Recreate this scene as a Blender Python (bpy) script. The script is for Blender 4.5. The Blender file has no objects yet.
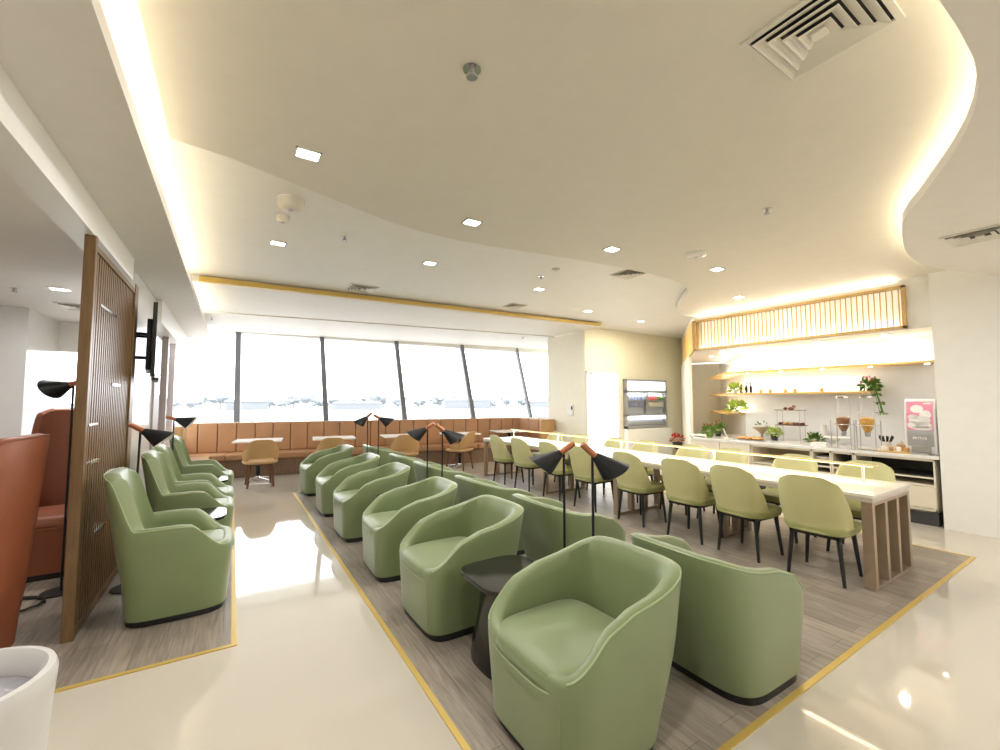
import bpy, math, random
from mathutils import Vector, Matrix
random.seed(7)
R = math.radians
PI = math.pi
sc = bpy.context.scene
COL = sc.collection

# ------------------------------------------------------------------ camera
FPX = 425.0
PITCH = math.atan(26 / 425.0)
YAW = math.atan(268 / math.hypot(425, 26))
cd = bpy.data.cameras.new('camera')
cam = bpy.data.objects.new('camera', cd)
COL.objects.link(cam)
cd.sensor_width = 36.0
cd.lens = 36.0 * FPX / 1000.0
cd.clip_start = 0.05
cd.clip_end = 3000
cam.location = (0, 0, 1.5)
cam.rotation_euler = (PI / 2 + PITCH, 0, -YAW)
sc.camera = cam

# ------------------------------------------------------------------ world, exposure
w = bpy.data.worlds.new('World')
sc.world = w
w.use_nodes = True
bg = w.node_tree.nodes['Background']
bg.inputs[0].default_value = (0.93, 0.97, 1.0, 1)
bg.inputs[1].default_value = 4.6
sc.view_settings.view_transform = 'Standard'
sc.view_settings.look = 'None'
sc.view_settings.exposure = 0.48
sc.view_settings.gamma = 1.0
sc.view_settings.use_curve_mapping = False
sc.cycles.max_bounces = 10
sc.cycles.diffuse_bounces = 6
sc.cycles.glossy_bounces = 4
sc.cycles.transmission_bounces = 6
sc.cycles.sample_clamp_indirect = 4.0
sc.cycles.use_denoising = True
sc.cycles.caustics_reflective = False
sc.cycles.caustics_refractive = False
try:
    sc.cycles.denoiser = 'OPENIMAGEDENOISE'
except Exception:
    pass
WARM = (1.0, 0.86, 0.60)
SOFT = (1.0, 0.92, 0.80)
NEUTRAL = (1.0, 0.965, 0.92)


def area(name, loc, direction, sx, sy, power, color=SOFT, portal=False, up=None, spread=None):
    l = bpy.data.lights.new(name, 'AREA')
    l.shape = 'RECTANGLE'
    l.size = sx
    l.size_y = sy
    l.energy = power
    l.color = color
    if spread:
        l.spread = R(spread)
    o = bpy.data.objects.new(name, l)
    COL.objects.link(o)
    z = -Vector(direction).normalized()
    x = Vector(up) if up else Vector((1, 0, 0))
    x = (x - x.dot(z) * z).normalized()
    y = z.cross(x)
    m = Matrix((x, y, z)).transposed().to_4x4()
    m.translation = Vector(loc)
    o.matrix_world = m
    if portal:
        l.cycles.is_portal = True
    return o


# large area lights: the daylight portals of the windows
WU = Vector((math.cos(R(8)), -math.sin(R(8)), 0))     # along the window wall
WN = Vector((-math.sin(R(8)), -math.cos(R(8)), 0))    # into the room
area('window_portal', Vector((-0.9, 11.3, 2.05)) + WU * 4.2, WN, 8.6, 2.4, 1, portal=True, up=WU)
area('side_window_portal', (-1.0, 9.0, 1.6), (1, 0, 0), 3.2, 3.0, 1, portal=True, up=(0, 1, 0))
area('lounge_window_portal', (-1.6, 8.4, 1.6), (0, -1, 0), 1.3, 1.3, 1, portal=True, up=(1, 0, 0))


# cove strips (LED tapes lying hidden behind the ceiling lips)
def strip(p, q, direction, power, width=0.03, color=WARM):
    p, q = Vector(p), Vector(q)
    return area('cove_strip', (p + q) / 2, direction, (q - p).length, width, power, color, up=(q - p))


for y0, y1 in ((-3, 0), (0, 2.2), (2.2, 4.4), (4.4, 6.6)):
    strip((-0.56, y0, 2.90), (-0.56, y1, 2.90), (0.35, 0, 1), 4.2 * (y1 - y0) / 2)
for y0, y1 in ((6.9, 9.0),):
    strip((-0.56, y0, 2.90), (-0.56, y1, 2.90), (0.35, 0, 1), 7)


# ------------------------------------------------------------------ materials
def new_mat(name):
    m = bpy.data.materials.new(name)
    m.use_nodes = True
    return m, m.node_tree, m.node_tree.nodes['Principled BSDF']


def mat(name, col, rough=0.5, metal=0.0, spec=0.5, bump=0.0, bscale=60, var=0.0, vscale=8, coat=0.0, sheen=0.0, stretch=None):
    m, nt, b = new_mat(name)
    b.inputs['Base Color'].default_value = (*col, 1)
    b.inputs['Roughness'].default_value = rough
    b.inputs['Metallic'].default_value = metal
    b.inputs['Specular IOR Level'].default_value = spec
    b.inputs['Coat Weight'].default_value = coat
    if sheen:
        b.inputs['Sheen Weight'].default_value = sheen
    tc = nt.nodes.new('ShaderNodeTexCoord')
    mp = nt.nodes.new('ShaderNodeMapping')
    nt.links.new(tc.outputs['Object'], mp.inputs['Vector'])
    if stretch:
        mp.inputs['Scale'].default_value = stretch
    n = nt.nodes.new('ShaderNodeTexNoise')
    n.inputs['Scale'].default_value = vscale
    n.inputs['Detail'].default_value = 4
    nt.links.new(mp.outputs['Vector'], n.inputs['Vector'])
    mr = nt.nodes.new('ShaderNodeMapRange')
    mr.inputs['From Min'].default_value = 0.3
    mr.inputs['From Max'].default_value = 0.7
    v = max(var, 0.015)
    mr.inputs['To Min'].default_value = 1 - v
    mr.inputs['To Max'].default_value = 1 + v
    nt.links.new(n.outputs['Fac'], mr.inputs['Value'])
    mx = nt.nodes.new('ShaderNodeVectorMath')
    mx.operation = 'SCALE'
    mx.inputs[0].default_value = col
    nt.links.new(mr.outputs['Result'], mx.inputs['Scale'])
    nt.links.new(mx.outputs['Vector'], b.inputs['Base Color'])
    if bump:
        n2 = nt.nodes.new('ShaderNodeTexNoise')
        n2.inputs['Scale'].default_value = bscale
        n2.inputs['Detail'].default_value = 3
        nt.links.new(tc.outputs['Object'], n2.inputs['Vector'])
        bp = nt.nodes.new('ShaderNodeBump')
        bp.inputs['Strength'].default_value = bump
        bp.inputs['Distance'].default_value = 0.01
        nt.links.new(n2.outputs['Fac'], bp.inputs['Height'])
        nt.links.new(bp.outputs['Normal'], b.inputs['Normal'])
    return m


def emit(name, col, s):
    m, nt, b = new_mat(name)
    b.inputs['Base Color'].default_value = (*col, 1)
    b.inputs['Emission Color'].default_value = (*col, 1)
    b.inputs['Emission Strength'].default_value = s
    return m


def glass(name, col=(1, 1, 1), alpha=0.12, rough=0.02):
    """thin glass: mostly transparent with a glossy reflection"""
    m, nt, b = new_mat(name)
    nt.nodes.remove(b)
    out = nt.nodes['Material Output']
    tr = nt.nodes.new('ShaderNodeBsdfTransparent')
    tr.inputs[0].default_value = (*col, 1)
    gl = nt.nodes.new('ShaderNodeBsdfGlossy')
    gl.inputs['Roughness'].default_value = rough
    fr = nt.nodes.new('ShaderNodeLayerWeight')
    fr.inputs['Blend'].default_value = 0.5
    pw_ = nt.nodes.new('ShaderNodeMath')
    pw_.operation = 'POWER'
    pw_.inputs[1].default_value = 5.0
    nt.links.new(fr.outputs['Facing'], pw_.inputs[0])
    mr = nt.nodes.new('ShaderNodeMath')
    mr.operation = 'MULTIPLY_ADD'
    mr.inputs[1].default_value = 0.7
    mr.inputs[2].default_value = alpha * 0.2
    nt.links.new(pw_.outputs[0], mr.inputs[0])
    ms = nt.nodes.new('ShaderNodeMixShader')
    nt.links.new(mr.outputs[0], ms.inputs[0])
    nt.links.new(tr.outputs[0], ms.inputs[1])
    nt.links.new(gl.outputs[0], ms.inputs[2])
    nt.links.new(ms.outputs[0], out.inputs['Surface'])
    return m


def planks(name, c1, c2, length=1.2, width=0.18, rot=0.0, rough=0.35, space='Object', grain=(3, 40, 3), mortar=0.002, spec=0.4):
    m, nt, b = new_mat(name)
    b.inputs['Roughness'].default_value = rough
    b.inputs['Specular IOR Level'].default_value = spec
    tc = nt.nodes.new('ShaderNodeTexCoord')
    mp = nt.nodes.new('ShaderNodeMapping')
    mp.inputs['Rotation'].default_value = (0, 0, rot)
    nt.links.new(tc.outputs[space], mp.inputs['Vector'])
    br = nt.nodes.new('ShaderNodeTexBrick')
    br.offset = 0.37
    br.inputs['Color1'].default_value = (*c1, 1)
    br.inputs['Color2'].default_value = (*c2, 1)
    br.inputs['Mortar'].default_value = (*[q * 0.55 for q in c1], 1)
    br.inputs['Scale'].default_value = 1.0
    br.inputs['Mortar Size'].default_value = mortar
    br.inputs['Brick Width'].default_value = length
    br.inputs['Row Height'].default_value = width
    nt.links.new(mp.outputs[0], br.inputs['Vector'])
    mp2 = nt.nodes.new('ShaderNodeMapping')
    mp2.inputs['Scale'].default_value = grain
    nt.links.new(mp.outputs[0], mp2.inputs['Vector'])
    n = nt.nodes.new('ShaderNodeTexNoise')
    n.inputs['Scale'].default_value = 1.0
    n.inputs['Detail'].default_value = 6
    n.inputs['Distortion'].default_value = 1.2
    nt.links.new(mp2.outputs[0], n.inputs['Vector'])
    mr = nt.nodes.new('ShaderNodeMapRange')
    mr.inputs['From Min'].default_value = 0.3
    mr.inputs['From Max'].default_value = 0.7
    mr.inputs['To Min'].default_value = 0.72
    mr.inputs['To Max'].default_value = 1.25
    nt.links.new(n.outputs['Fac'], mr.inputs['Value'])
    mx = nt.nodes.new('ShaderNodeVectorMath')
    mx.operation = 'SCALE'
    nt.links.new(br.outputs['Color'], mx.inputs[0])
    nt.links.new(mr.outputs[0], mx.inputs['Scale'])
    nt.links.new(mx.outputs[0], b.inputs['Base Color'])
    return m


M = {}
M['wall'] = mat('warm_lit_cream_paint', (0.82, 0.785, 0.66), 0.55, var=0.01)  # cream paint, yellowed to carry the warm LED light of the hood
M['white_wall'] = mat('white_wall_paint', (0.84, 0.83, 0.80), 0.35, var=0.01)
M['gloss_wall'] = mat('glossy_white_wall', (0.80, 0.80, 0.80), 0.18, var=0.01)
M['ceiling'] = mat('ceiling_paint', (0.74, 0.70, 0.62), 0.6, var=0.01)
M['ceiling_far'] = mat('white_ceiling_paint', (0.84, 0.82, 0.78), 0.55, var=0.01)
M['soffit'] = mat('soffit_paint', (0.80, 0.765, 0.72), 0.6, var=0.01)
M['floor'] = mat('polished_cream_tile', (0.56, 0.52, 0.445), 0.045, spec=0.75, var=0.02, vscale=1.5)
M['plank'] = planks('grey_oak_vinyl', (0.33, 0.285, 0.235), (0.25, 0.215, 0.18), 1.2, 0.15, R(90), 0.38)
M['trim'] = mat('yellow_brass_trim', (0.62, 0.44, 0.12), 0.35, 0.3)
M['green'] = mat('sage_green_upholstery', (0.188, 0.240, 0.110), 0.37, bump=0.12, bscale=300, var=0.03, vscale=5, spec=0.5, sheen=0.25)
M['green_piping'] = mat('pale_green_piping', (0.33, 0.41, 0.22), 0.4)
M['black'] = mat('matt_black', (0.012, 0.012, 0.013), 0.4)
M['black_gloss'] = mat('glossy_black', (0.015, 0.014, 0.012), 0.12)
M['black_metal'] = mat('black_painted_metal', (0.010, 0.011, 0.013), 0.45, spec=0.35)
M['copper'] = mat('copper_handle', (0.42, 0.15, 0.065), 0.35, 0.35)
M['enamel'] = mat('white_enamel', (0.85, 0.83, 0.76), 0.3)
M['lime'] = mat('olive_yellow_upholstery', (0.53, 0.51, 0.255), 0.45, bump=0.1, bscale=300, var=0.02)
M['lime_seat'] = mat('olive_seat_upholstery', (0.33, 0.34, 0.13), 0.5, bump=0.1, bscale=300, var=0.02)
M['tan'] = mat('tan_leather', (0.45, 0.245, 0.125), 0.42, bump=0.1, bscale=120, var=0.04)
M['tan_light'] = mat('ochre_leather', (0.50, 0.30, 0.13), 0.42, bump=0.1, bscale=120, var=0.03)
M['walnut'] = mat('walnut_wood', (0.16, 0.065, 0.03), 0.35, var=0.15, vscale=10, stretch=(8, 8, 1))
M['orange'] = mat('rust_orange_upholstery', (0.25, 0.075, 0.032), 0.5, bump=0.12, bscale=300, var=0.04)
M['table_top'] = mat('pale_stone_top', (0.70, 0.66, 0.58), 0.22, var=0.04, vscale=20)
M['table_edge'] = mat('greige_laminate', (0.50, 0.44, 0.38), 0.35, var=0.05)
M['table_leg'] = mat('champagne_metal', (0.36, 0.27, 0.19), 0.32, 0.35, var=0.03)
M['oak'] = mat('light_oak_trim', (0.62, 0.41, 0.15), 0.4, var=0.08, vscale=6, stretch=(1, 8, 8))
M['brown_wood'] = mat('brown_oak_screen', (0.17, 0.10, 0.042), 0.35, var=0.18, vscale=5, stretch=(10, 10, 1))
M['ribbed'] = mat('ribbed_bench_plinth', (0.21, 0.13, 0.085), 0.5, var=0.2, vscale=14, stretch=(6, 6, 0.6))
M['chrome'] = mat('chrome', (0.8, 0.8, 0.8), 0.12, 1.0)
M['steel'] = mat('grey_steel', (0.45, 0.45, 0.46), 0.3, 0.8)
M['white'] = mat('white_gloss', (0.82, 0.81, 0.78), 0.2)
M['white_matt'] = mat('white_matt', (0.82, 0.80, 0.76), 0.5)
M['cabinet'] = mat('cream_cabinet_front', (0.74, 0.68, 0.56), 0.35, var=0.02)
M['cabinet_in'] = mat('dark_cabinet_inside', (0.055, 0.05, 0.045), 0.5)
M['cabinet_beige'] = mat('beige_cabinet_inside', (0.45, 0.38, 0.27), 0.5)
M['kick'] = mat('dark_kickboard', (0.05, 0.05, 0.055), 0.4)
M['marble'] = mat('white_marble', (0.80, 0.79, 0.77), 0.15, var=0.06, vscale=5)
M['mullion'] = mat('grey_window_mullion', (0.16, 0.17, 0.19), 0.4)
M['side_mullion'] = mat('lavender_brown_mullion', (0.42, 0.36, 0.36), 0.4)
M['glass'] = glass('clear_glass')
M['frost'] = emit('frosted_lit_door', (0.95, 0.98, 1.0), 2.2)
M['backlit'] = emit('backlit_cream_panel', (1.0, 0.95, 0.80), 0.32)
M['lamp'] = emit('downlight_diffuser', (1, 0.97, 0.9), 12)
M['coolbox'] = emit('fridge_light', (0.85, 0.90, 1.0), 2.5)
M['fridge_in'] = mat('fridge_interior', (0.5, 0.53, 0.58), 0.4)
M['ledbar'] = emit('warm_led_diffuser', (1.0, 0.84, 0.45), 4)
M['bar'] = mat('cream_light_bar', (0.75, 0.62, 0.33), 0.4)
M['planter'] = mat('white_ceramic', (0.62, 0.61, 0.60), 0.28)
M['greywater'] = mat('grey_ashtray_sand', (0.33, 0.33, 0.36), 0.25, bump=0.3, bscale=60)
M['leaf'] = mat('green_leaf', (0.11, 0.22, 0.03), 0.5, var=0.3, vscale=20)
M['leaf_light'] = mat('lime_leaf', (0.42, 0.55, 0.08), 0.5, var=0.2, vscale=20)
M['red'] = mat('red_bloom', (0.45, 0.05, 0.04), 0.5)
M['pink'] = mat('pink_panel', (0.80, 0.28, 0.42), 0.35)
M['machine'] = mat('machine_white_plastic', (0.75, 0.74, 0.73), 0.3)
M['machine_grey'] = mat('machine_grey_plastic', (0.42, 0.42, 0.43), 0.3, 0.3)
M['bread'] = mat('baked_bread', (0.55, 0.30, 0.10), 0.6, var=0.3, vscale=25)
M['choco'] = mat('chocolate_pastry', (0.16, 0.06, 0.03), 0.5, var=0.3, vscale=25)
M['cereal_brown'] = mat('brown_cereal', (0.30, 0.14, 0.06), 0.7, bump=1.0, bscale=90, var=0.5, vscale=70)
M['cereal_gold'] = mat('golden_cornflakes', (0.65, 0.36, 0.08), 0.7, bump=1.0, bscale=90, var=0.4, vscale=70)
M['bottle'] = mat('dark_red_bottle', (0.12, 0.03, 0.02), 0.15)
M['screen'] = mat('tv_black', (0.01, 0.01, 0.012), 0.15)
M['terracotta'] = mat('apron_grey', (0.5, 0.5, 0.5), 0.7)
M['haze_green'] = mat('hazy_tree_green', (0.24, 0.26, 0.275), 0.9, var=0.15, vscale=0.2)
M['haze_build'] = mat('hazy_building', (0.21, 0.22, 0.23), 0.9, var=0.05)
M['vent_dark'] = mat('vent_dark_inside', (0.02, 0.02, 0.02), 0.7)
M['vent'] = mat('vent_white_metal', (0.74, 0.71, 0.64), 0.4)
M['wine_red'] = mat('red_can', (0.5, 0.08, 0.07), 0.4)
M['blue_can'] = mat('blue_can', (0.25, 0.28, 0.42), 0.4)


# ------------------------------------------------------------------ mesh helpers
class MB:
    def __init__(s):
        s.v = []
        s.f = []

    def add(s, vs, fs):
        k = len(s.v)
        s.v += [tuple(p) for p in vs]
        s.f += [tuple(i + k for i in q) for q in fs]
        return s

    def box(s, x0, x1, y0, y1, z0, z1):
        if x0 > x1: x0, x1 = x1, x0
        if y0 > y1: y0, y1 = y1, y0
        if z0 > z1: z0, z1 = z1, z0
        return s.add([(x0, y0, z0), (x1, y0, z0), (x1, y1, z0), (x0, y1, z0), (x0, y0, z1), (x1, y0, z1), (x1, y1, z1), (x0, y1, z1)],
                     [(0, 3, 2, 1), (4, 5, 6, 7), (0, 1, 5, 4), (1, 2, 6, 5), (2, 3, 7, 6), (3, 0, 4, 7)])

    def hexa(s, bottom, top):
        return s.add(list(bottom) + list(top), [(0, 3, 2, 1), (4, 5, 6, 7), (0, 1, 5, 4), (1, 2, 6, 5), (2, 3, 7, 6), (3, 0, 4, 7)])

    def prism(s, poly, z0, z1):
        a = sum(poly[i][0] * poly[(i + 1) % len(poly)][1] - poly[(i + 1) % len(poly)][0] * poly[i][1] for i in range(len(poly)))
        if a < 0:
            poly = poly[::-1]
        n = len(poly)
        vs = [(x, y, z0) for x, y in poly] + [(x, y, z1) for x, y in poly]
        fs = [tuple(range(n))[::-1], tuple(range(n, 2 * n))] + [(i, (i + 1) % n, n + (i + 1) % n, n + i) for i in range(n)]
        return s.add(vs, fs)

    def tube(s, p, q, r0, r1=None, n=10, cap=True):
        if r1 is None: r1 = r0
        p, q = Vector(p), Vector(q)
        d = (q - p).normalized()
        a = d.orthogonal().normalized()
        b = d.cross(a)
        vs = []
        for c, r in ((p, r0), (q, r1)):
            for i in range(n):
                t = 2 * PI * i / n
                vs.append(c + a * (r * math.cos(t)) + b * (r * math.sin(t)))
        fs = [(i, (i + 1) % n, n + (i + 1) % n, n + i) for i in range(n)]
        if cap:
            fs += [tuple(range(n))[::-1], tuple(range(n, 2 * n))]
        return s.add(vs, fs)

    def path(s, pts, r, n=8, closed=False):
        pts = [Vector(p) for p in pts]
        N = len(pts)
        vs = []
        prev = None
        for i, p in enumerate(pts):
            if closed:
                d = pts[(i + 1) % N] - pts[i - 1]
            else:
                d = pts[min(i + 1, N - 1)] - pts[max(i - 1, 0)]
            d.normalize()
            if prev is None:
                a = d.orthogonal().normalized()
            else:
                a = (prev - prev.dot(d) * d).normalized()
            prev = a
            b = d.cross(a)
            for k in range(n):
                t = 2 * PI * k / n
                vs.append(p + a * (r * math.cos(t)) + b * (r * math.sin(t)))
        fs = []
        for i in range(N if closed else N - 1):
            j = (i + 1) % N
            for k in range(n):
                fs.append((i * n + k, i * n + (k + 1) % n, j * n + (k + 1) % n, j * n + k))
        if not closed:
            fs += [tuple(range(n))[::-1], tuple(range((N - 1) * n, N * n))]
        return s.add(vs, fs)

    def lathe(s, prof, c=(0, 0, 0), n=24, cap=True):
        vs = []
        for r, z in prof:
            for i in range(n):
                t = 2 * PI * i / n
                vs.append((c[0] + r * math.cos(t), c[1] + r * math.sin(t), c[2] + z))
        fs = []
        for j in range(len(prof) - 1):
            for i in range(n):
                fs.append((j * n + i, j * n + (i + 1) % n, (j + 1) * n + (i + 1) % n, (j + 1) * n + i))
        if cap:
            fs += [tuple(range(n))[::-1], tuple(range((len(prof) - 1) * n, len(prof) * n))]
        return s.add(vs, fs)

    def grid(s, rows, closed_u=False, closed_v=False):
        """rows: list of lists of points"""
        n = len(rows)
        m = len(rows[0])
        fs = []
        for i in range(n if closed_v else n - 1):
            for j in range(m if closed_u else m - 1):
                a, b = i, (i + 1) % n
                c, d = j, (j + 1) % m
                fs.append((a * m + c, a * m + d, b * m + d, b * m + c))
        return s.add([p for r in rows for p in r], fs)

    def blob(s, c, r, jit=0.15, n=8, m=6, sq=(1, 1, 1)):
        vs = []
        fs = []
        for j in range(m + 1):
            ph = PI * j / m
            for i in range(n):
                t = 2 * PI * i / n
                k = r * (1 + random.uniform(-jit, jit))
                vs.append((c[0] + sq[0] * k * math.sin(ph) * math.cos(t), c[1] + sq[1] * k * math.sin(ph) * math.sin(t), c[2] + sq[2] * k * math.cos(ph)))
        for j in range(m):
            for i in range(n):
                fs.append((j * n + i, (j + 1) * n + i, (j + 1) * n + (i + 1) % n, j * n + (i + 1) % n))
        return s.add(vs, fs)

    def build(s, name, m, parent=None, smooth=False, bevel=0.0, segs=2, weld=False):
        me = bpy.data.meshes.new(name)
        me.from_pydata(s.v, [], s.f)
        me.materials.append(m)
        import bmesh
        bm = bmesh.new()
        bm.from_mesh(me)
        if weld:
            bmesh.ops.remove_doubles(bm, verts=bm.verts, dist=1e-4)
        bmesh.ops.recalc_face_normals(bm, faces=bm.faces)
        bm.to_mesh(me)
        bm.free()
        if smooth:
            for p in me.polygons:
                p.use_smooth = True
            me.set_sharp_from_angle(angle=R(45))
        o = bpy.data.objects.new(name, me)
        COL.objects.link(o)
        if parent is not None:
            o.parent = parent
        if bevel:
            b = o.modifiers.new('bevel', 'BEVEL')
            b.width = bevel
            b.segments = segs
            b.limit_method = 'ANGLE'
            for p in me.polygons:
                p.use_smooth = True
            b.harden_normals = True
        return o


def tag(o, label, cat=None, group=None, kind=None):
    if label: o['label'] = label
    if cat: o['category'] = cat
    if group: o['group'] = group
    if kind: o['kind'] = kind
    return o


def thing(name, label, cat, loc=(0, 0, 0), rz=0.0, group=None):
    o = bpy.data.objects.new(name, None)
    o.empty_display_size = 0.1
    COL.objects.link(o)
    o.location = loc
    o.rotation_euler = (0, 0, rz)
    return tag(o, label, cat, group)


def struct(name, mb, m, parent=None, **k):
    o = mb.build(name, m, parent, **k)
    if parent is None:
        o['kind'] = 'structure'
    return o


def dup(root, loc, rz, label):
    r = root.copy()
    COL.objects.link(r)
    r.location = loc
    r.rotation_euler = (0, 0, rz)
    r['label'] = label
    for ch in list(KIDS[root.name]):
        c = ch.copy()
        COL.objects.link(c)
        c.parent = r
        for g in KIDS.get(ch.name, []):
            d = g.copy()
            COL.objects.link(d)
            d.parent = c
    return r


KIDS = {}


def register(root):
    def rec(o):
        KIDS[o.name] = list(o.children)
        for c in o.children:
            rec(c)
    rec(root)
    return root


def B():
    return MB()


# ------------------------------------------------------------------ floor
struct('floor', B().box(-6.5, 12.5, -4.2, 11.4, -0.2, 0), M['floor'])
FL = 0.004
RX0, RX1, RY0, RY1 = 0.92, 6.05, 1.13, 7.75
struct('floor_inlay_centre', B().box(RX0, RX1, RY0, RY1, -0.01, FL), M['plank'])
t = 0.03
struct('trim_1', B().box(RX0 - t, RX0, RY0 - t, RY1 + t, -0.01, FL + 0.002).box(RX1, RX1 + t, RY0 - t, RY1 + t, -0.01, FL + 0.002)
       .box(RX0, RX1, RY0 - t, RY0, -0.01, FL + 0.002).box(RX0, RX1, RY1, RY1 + t, -0.01, FL + 0.002), M['trim'])
struct('floor_inlay_side', B().box(-3.4, 0.045, 3.18, 8.35, -0.01, FL), M['plank'])
struct('trim_2', B().box(0.045, 0.075, 3.15, 8.35, -0.01, FL + 0.002).box(-3.4, 0.045, 3.15, 3.18, -0.01, FL + 0.002), M['trim'])

# ------------------------------------------------------------------ ceiling
ZN, ZU, ZF, ZS = 3.05, 3.17, 3.08, 2.88
near = [(-0.36, -4), (-0.36, 3.09), (-0.06, 3.14), (0.3, 3.27), (0.75, 3.43), (1.10, 3.55), (1.41, 3.61), (1.85, 3.62), (2.25, 3.57), (2.8, 3.48),
        (3.34, 3.41), (4.04, 3.33), (4.7, 3.36), (5.14, 3.45), (5.5, 3.66), (5.85, 4.0), (6.3, 4.4), (6.7, 4.66), (7.15, 4.7), (7.2, 4.6), (7.2, -4)]
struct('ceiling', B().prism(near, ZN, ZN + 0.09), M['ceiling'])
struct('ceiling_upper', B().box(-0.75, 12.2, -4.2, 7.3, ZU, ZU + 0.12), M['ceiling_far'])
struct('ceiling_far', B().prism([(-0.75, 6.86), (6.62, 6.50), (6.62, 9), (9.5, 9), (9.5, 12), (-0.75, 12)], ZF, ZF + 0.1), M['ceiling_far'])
# shaded step face of the far ceiling, the shade painted on in brass colour
struct('ceiling_step_shade', B().hexa([(-0.42, 6.80, ZF - 0.0), (6.6, 6.42, ZF + 0.02), (6.6, 6.5, ZF + 0.02), (-0.42, 6.86, ZF - 0.0)],
                          [(-0.42, 6.80, ZF + 0.075), (6.6, 6.42, ZF + 0.06), (6.6, 6.5, ZF + 0.06), (-0.42, 6.86, ZF + 0.075)]), M['trim'])
# shallow step in front of the window head
hs = Vector((-0.43, 9.0, 0))
a_, b_ = hs, hs + WU * 8.2
c_, d_ = b_ - WN * 2.6, a_ - WN * 2.6
struct('ceiling_window_head', B().prism([(q.x, q.y) for q in (a_, b_, c_, d_)], 3.06, 3.09), M['ceiling_far'])
# right hand wavy soffit
S = [(-0.9, -0.35), (0.2, 0.05), (1.0, 0.24), (1.5, 0.32), (2.0, 0.365), (2.25, 0.36), (2.5, 0.365), (2.72, 0.39), (2.94, 0.44), (3.13, 0.50), (3.33, 0.58), (3.53, 0.67),
     (3.74, 0.77), (3.93, 0.86), (4.11, 0.957), (4.33, 1.05), (4.68, 1.147), (4.95, 1.21), (5.17, 1.253), (5.45, 1.285), (5.73, 1.298), (6.0, 1.28), (6.24, 1.24), (6.6, 1.14), (6.9, 1.05), (7.2, 0.96)]
struct('ceiling_soffit', B().prism(S + [(7.2, -4), (-0.9, -4)], ZS, ZS + 0.065), M['soffit'])
for i in range(3, len(S) - 2):
    p, q = Vector((*S[i], 0)), Vector((*S[i + 1], 0))
    d = (q - p).normalized()
    nrm = Vector((d.y, -d.x, 0))
    off = nrm * 0.06
    strip(p + off + Vector((0, 0, ZS + 0.075)), q + off + Vector((0, 0, ZS + 0.075)), -nrm + Vector((0, 0, 0.9)), 0.30 * (q - p).length / 0.25, 0.02)

# left bulkhead (underside 2.82, lip at x=-0.43) and header beam over the screen
ZB = 2.80
struct('ceiling_bulkhead', B().box(-0.95, -0.43, -4.2, 10.8, ZB, ZB + 0.04).box(-0.455, -0.43, -4.2, 10.8, ZB + 0.0401, ZB + 0.075)
       .box(-0.78, -0.74, -4.2, 10.8, ZB + 0.0401, ZU + 0.1), M['soffit'])
struct('wall_header', B().box(-0.95, -0.80, -4.2, 5.02, 2.59, ZB - .001).box(-0.95, -0.80, 6.9, 10.8, 2.5, ZB - .001), M['white_wall'])
struct('ceiling_lounge', B().box(-6.5, -0.95, -4.2, 8.6, 2.62, 2.8), M['ceiling_far'])

# ------------------------------------------------------------------ walls
XR = 7.13
DG = Vector((0.786, 0.618, 0)).normalized()
P0 = Vector((7.15, 4.70, 0))
DN = Vector((DG.y, -DG.x, 0))            # towards the niche's back
Q1 = P0 + DG * 3.75
struct('wall_right', B().box(XR, XR + 0.9, -4.2, 1.53, 0, ZU).box(XR + 0.07, XR + 0.9, 1.5, 4.68, 2.97, ZU), M['white_wall'])
YF = 7.0
struct('wall_fridge', B().box(6.65, 10.6, YF, YF + 0.15, 0, ZU + 0.1), M['wall'])
pw = [(6.65, 7.151), (6.65, 8.32), (7.75, 9.6), (9.2, 9.6), (9.2, 7.151)]
struct('wall_pier', B().prism(pw, 0, ZU), M['wall'])
# niche
XB = 8.05


def off_pt(dd, t):
    """point on the diagonal run, dd behind its front line"""
    return P0 + DN * dd + DG * t


def miter(dd):
    x = P0.x + dd
    y = ((x - P0.x) * DG.y - dd) / DG.x + P0.y
    return Vector((x, y, 0))


def run_poly(d0, d1, y0, t1):
    """plan polygon of something between depths d0 and d1 following the straight and the diagonal run"""
    a, b = miter(d0), miter(d1)
    e0, e1 = off_pt(d0, t1), off_pt(d1, t1)
    return [(P0.x + d0, y0), (a.x, a.y), (e0.x, e0.y), (e1.x, e1.y), (b.x, b.y), (P0.x + d1, y0)]


struct('wall_niche', B().prism(run_poly(0.9, 1.05, 1.45, 4.2), 0, ZU), M['gloss_wall'])
e0, e1 = off_pt(0.0, 3.4), off_pt(0.9, 3.4)
e2, e3 = off_pt(0.9, 3.6), off_pt(0.0, 3.6)
struct('wall_niche_end', B().prism([(q.x, q.y) for q in (e0, e1, e2, e3)], 0, 2.45), M['wall'])
f0, f1, f2, f3 = off_pt(0.0, 1.0), off_pt(0.0, 3.75), off_pt(0.06, 3.75), off_pt(0.06, 1.0)
struct('wall_diagonal', B().prism([(q.x, q.y) for q in (f0, f1, f2, f3)], 0, 2.42), M['wall'])
g0, g1, g2, g3 = off_pt(0.05, 0.0), off_pt(0.05, 3.8), off_pt(0.15, 3.8), off_pt(0.15, 0.0)
struct('wall_diagonal_upper', B().prism([(q.x, q.y) for q in (g0, g1, g2, g3)], 2.42, ZU), M['wall'])
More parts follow.
